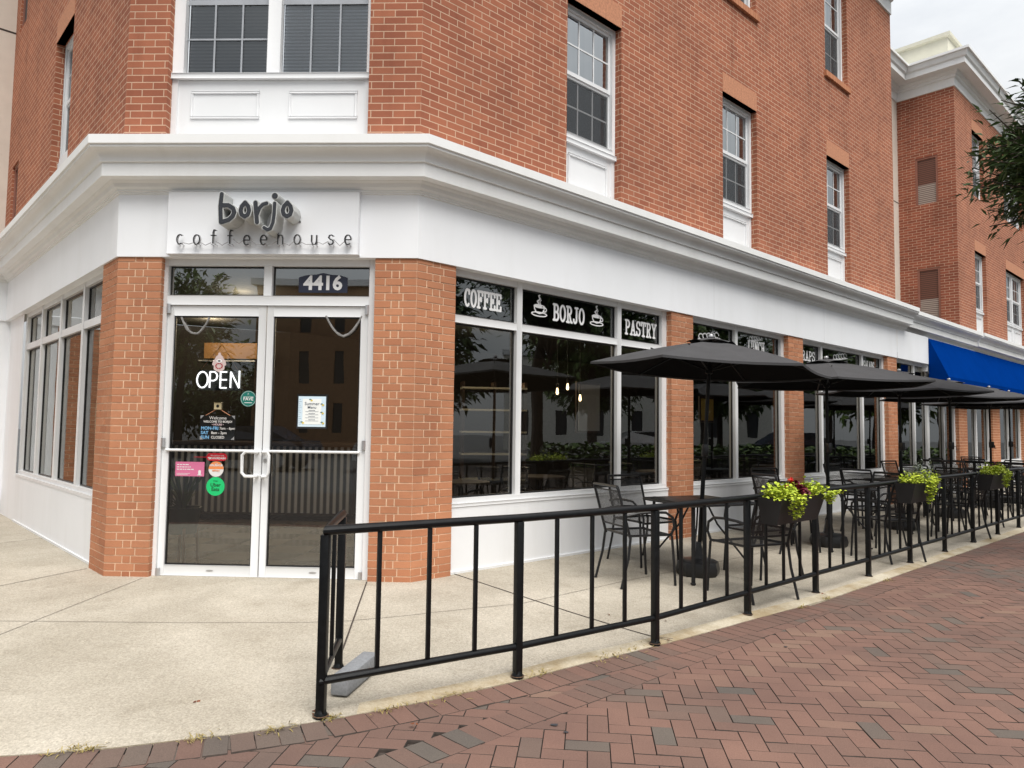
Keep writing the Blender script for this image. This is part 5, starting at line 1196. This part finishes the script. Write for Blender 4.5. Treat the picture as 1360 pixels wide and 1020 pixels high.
# ================================================================== TREES
def lance(mb, p, d, L, w, tint):
    d = d.normalized(); s_ = d.cross(Vector((random.gauss(0, .35), random.gauss(0, .35), 1))).normalized(); up_ = s_.cross(d)*w*.35; dr = Vector((0, 0, -L*.12))
    mb.face([p, p+d*L*.35+s_*w+up_, p+d*L+dr, p+d*L*.35], 0, None, tint); mb.face([p, p+d*L*.35, p+d*L+dr, p+d*L*.35-s_*w+up_], 0, None, tint)
def tree(base, h_trunk, centre, rad, n_twig, leaves, label, seed, leaf=(.10, .011), r0=.16, spread=1.0, crown='leaf'):
    random.seed(seed); rt = empty('tree', base); tag(rt, label, 'tree'); B = Vector(base); tr = MB(); lf = MB(); C_ = Vector(centre)-B
    fork = Vector((0, 0, h_trunk)); tr.tube([Vector((0, 0, -.1)), Vector((.02, .03, h_trunk*.5)), fork, C_*.6+fork*.4, C_+Vector((0, 0, rad[2]*.5))], [r0, r0*.8, r0*.7, r0*.45, r0*.1], 10)
    for k in range(n_twig):
        a = random.uniform(0, 6.28); cz = random.uniform(-.9, 1); rr = random.uniform(.55, 1.0)**.6*spread*random.uniform(.8, 1.1); s_ = math.sqrt(max(0, 1-cz*cz))
        tip = C_+Vector((rad[0]*rr*s_*math.cos(a), rad[1]*rr*s_*math.sin(a), rad[2]*rr*cz)); st = C_*(.55+.35*random.random())+fork*.25*random.random()
        mid = st.lerp(tip, .55)+Vector((random.gauss(0, .12), random.gauss(0, .12), random.uniform(.05, .3)))
        if k % 2 == 0: tr.tube([st, mid, tip], [r0*.16, r0*.09, .006], 5)
        tint0 = random.gauss(.45, .2)
        for q in range(leaves):
            f = random.uniform(.35, 1); p = (st.lerp(mid, f/.55) if f < .55 else mid.lerp(tip, (f-.55)/.45))+Vector((random.gauss(0, .09), random.gauss(0, .09), random.gauss(0, .07)-.06*f))*(rad[0]/1.9)
            d = (tip-st).normalized()*.8+Vector((random.gauss(0, .55), random.gauss(0, .55), random.gauss(-.35, .4)))
            lance(lf, p, d, leaf[0]*random.uniform(.7, 1.25), leaf[1]*random.uniform(.8, 1.2), min(1, max(0, random.gauss(tint0, .15))))
    tr.build('trunk', 'bark', rt); lf.build('crown', crown, rt); return rt
def at_px(u, v, dep):
    return CAM+fwd*dep+r2*((u-680)/FPX*dep)+u2*(-(v-510)/FPX*dep)
cc = at_px(1492, 192, 8.0)
tree((cc.x+.6, cc.y-.4, -.02), 2.6, cc, (1.5, 1.5, 1.2), 760, 46, 'leafy dark green street tree reaching in at the upper right edge', 5, leaf=(.135, .0195))
# trees, houses across the street: what the glass mirrors
for k, (x, y, h, r) in enumerate(((-24, -27, 8.0, 3.4), (-19, -30, 8.6, 3.6), (-14.6, -27.5, 9.6, 3.0), (-29, -24, 6.5, 3.5), (27, -4, 5.8, 3.2), (30, 4, 6.4, 3.2), (34, 11, 6.2, 3.4), (29, 17, 5.2, 3.0), (-24, 6, 6, 3.4), (-26, 14, 6.5, 3.6), (3.5, -21, 5.0, 2.2), (-33, -36, 6.5, 4.2), (-26, -37, 7, 4.2), (-20, -38, 6.2, 4.0), (-15, -37, 6.5, 4.0), (21, -3.5, 8.8, 3.4), (24.5, 3.5, 9.2, 3.6), (31, 9.5, 9.5, 4), (37, 18, 9, 4.2), (42, 27, 9, 4.5))):
    low = y < -35; tree((x, y, -.06), h*.3, (x, y, h*(.5 if low else .66)), (r, r, h*(.5 if low else .38)), 150, 24, 'bushy green tree standing across the street', 40+k, leaf=(.42, .10), r0=.22, crown='leaf_sun' if k % 3 else 'leaf')['group'] = 'trees across the street'
def far_house(x0, x1, y, depth, h, mat, rows, colsn, label, rot=0):
    rt = empty('apartment_building', ((x0+x1)/2, y, 0), rot); tag(rt, label, 'building'); hw_ = (x1-x0)/2
    F2 = Fr((0, 0, 0), (-1, 0, 0), (0, 1, 0)); ops = []
    for r in range(rows):
        for c in range(colsn): a = -hw_+(c+.35)*(2*hw_/colsn); ops.append((a, a+2*hw_/colsn*.3, 1.0+r*(h-.8)/rows, 2.7+r*(h-.8)/rows))
    m1 = MB(); wall(F2, m1, -hw_, hw_, -.1, h, ops, depth=.15); m1.box((0, -depth/2-.2, h/2), (1, 0, 0), (0, 1, 0), (0, 0, 1), hw_, depth/2, h/2); m1.build('wall', mat, rt)
    m1 = MB(); F2.box(m1, -hw_-.2, hw_+.2, -depth-.4, .25, h, h+.35); m1.build('roof', 'frame', rt)
    for a, b, c, d in ops: m1 = MB(); F2.box(m1, a, b, -.14, -.10, c, d); m1.build('window', 'screen', rt)
M['tan_brick'] = flat('tan_brick', (.34, .19, .10), .9, var=.15); M['pale_render'] = flat('pale_render', (.72, .70, .64), .9)
far_house(-12.5, -3.5, -31, 10, 8.8, 'tan_brick', 3, 5, 'tan brick building across the street seen mirrored in the door glass'); far_house(-3.4, 9, -33, 10, 9.2, 'pale_render', 3, 6, 'pale building across the street next to the tan one')
far_house(-9, 9, 0, 9, 6.4, 'pale_render', 2, 7, 'long pale building down the side street mirrored in the windows', math.pi/2)
bpy.data.objects['apartment_building.002'].location = (44, 8, 0)
def make_car(loc, rz, paint, label):
    rt = empty('parked_car', loc, rz); tag(rt, label, 'car'); prof = [(-2.2, .35), (-2.22, .75), (-2.0, .92), (-1.2, .98), (-.55, 1.42), (.75, 1.45), (1.55, 1.0), (2.1, .95), (2.22, .7), (2.2, .35)]
    def hull(pr, w0, w1, nm, mat):
        mb = MB(); wd = lambda z: w0 if z < 1.0 else w1
        L_ = [(x, -wd(z), z) for x, z in pr]; R__ = [(x, wd(z), z) for x, z in pr]; n = len(pr)
        for i in range(n): j = (i+1) % n; mb.face([L_[i], L_[j], R__[j], R__[i]])
        mb.face(L_); mb.face(R__[::-1]); return mb.build(nm, mat, rt)
    hull(prof, .9, .68, 'body', paint)
    hull([(-1.12, 1.0), (-.55, 1.38), (.72, 1.4), (1.42, 1.02)], .912, .695, 'window', 'screen')
    for x in (-1.4, 1.4):
        for s_ in (-1, 1): mb = MB(); mb.tube([(x, s_*.72, .33), (x, s_*.92, .33)], .33, 20, 0); mb.tube([(x, s_*.9, .33), (x, s_*.93, .33)], .2, 14, 1); mb.build('wheel', ['plastic', 'steel'], rt)
M['car_white'] = flat('car_white', (.7, .7, .7), .2); M['car_dark'] = flat('car_dark', (.03, .035, .05), .15)
make_car((24, 5.5, -.06), 1.5, 'car_white', 'white car parked across the side street'); make_car((24.5, 11.5, -.06), 1.57, 'car_dark', 'dark car parked behind the white one'); make_car((-7, -17, -.06), .05, 'car_dark', 'dark car parked across the street'); make_car((-1.2, -17.2, -.06), 3.1, 'car_white', 'white car parked across the front street')

mb = MB(); random.seed(3)
for k in range(5200):
    x, y = random.uniform(-.5, .5), random.uniform(-7, 7); z = random.uniform(.05, .95); leaflet(mb, (x*(1 if z < .8 else .8), y, z), random.uniform(.12, .22), random.random())
o = mb.build('hedge', 'leaf_sun'); o.location = (19.5, 8, -.05); tag(o, 'low clipped hedge along the side street', 'hedge')
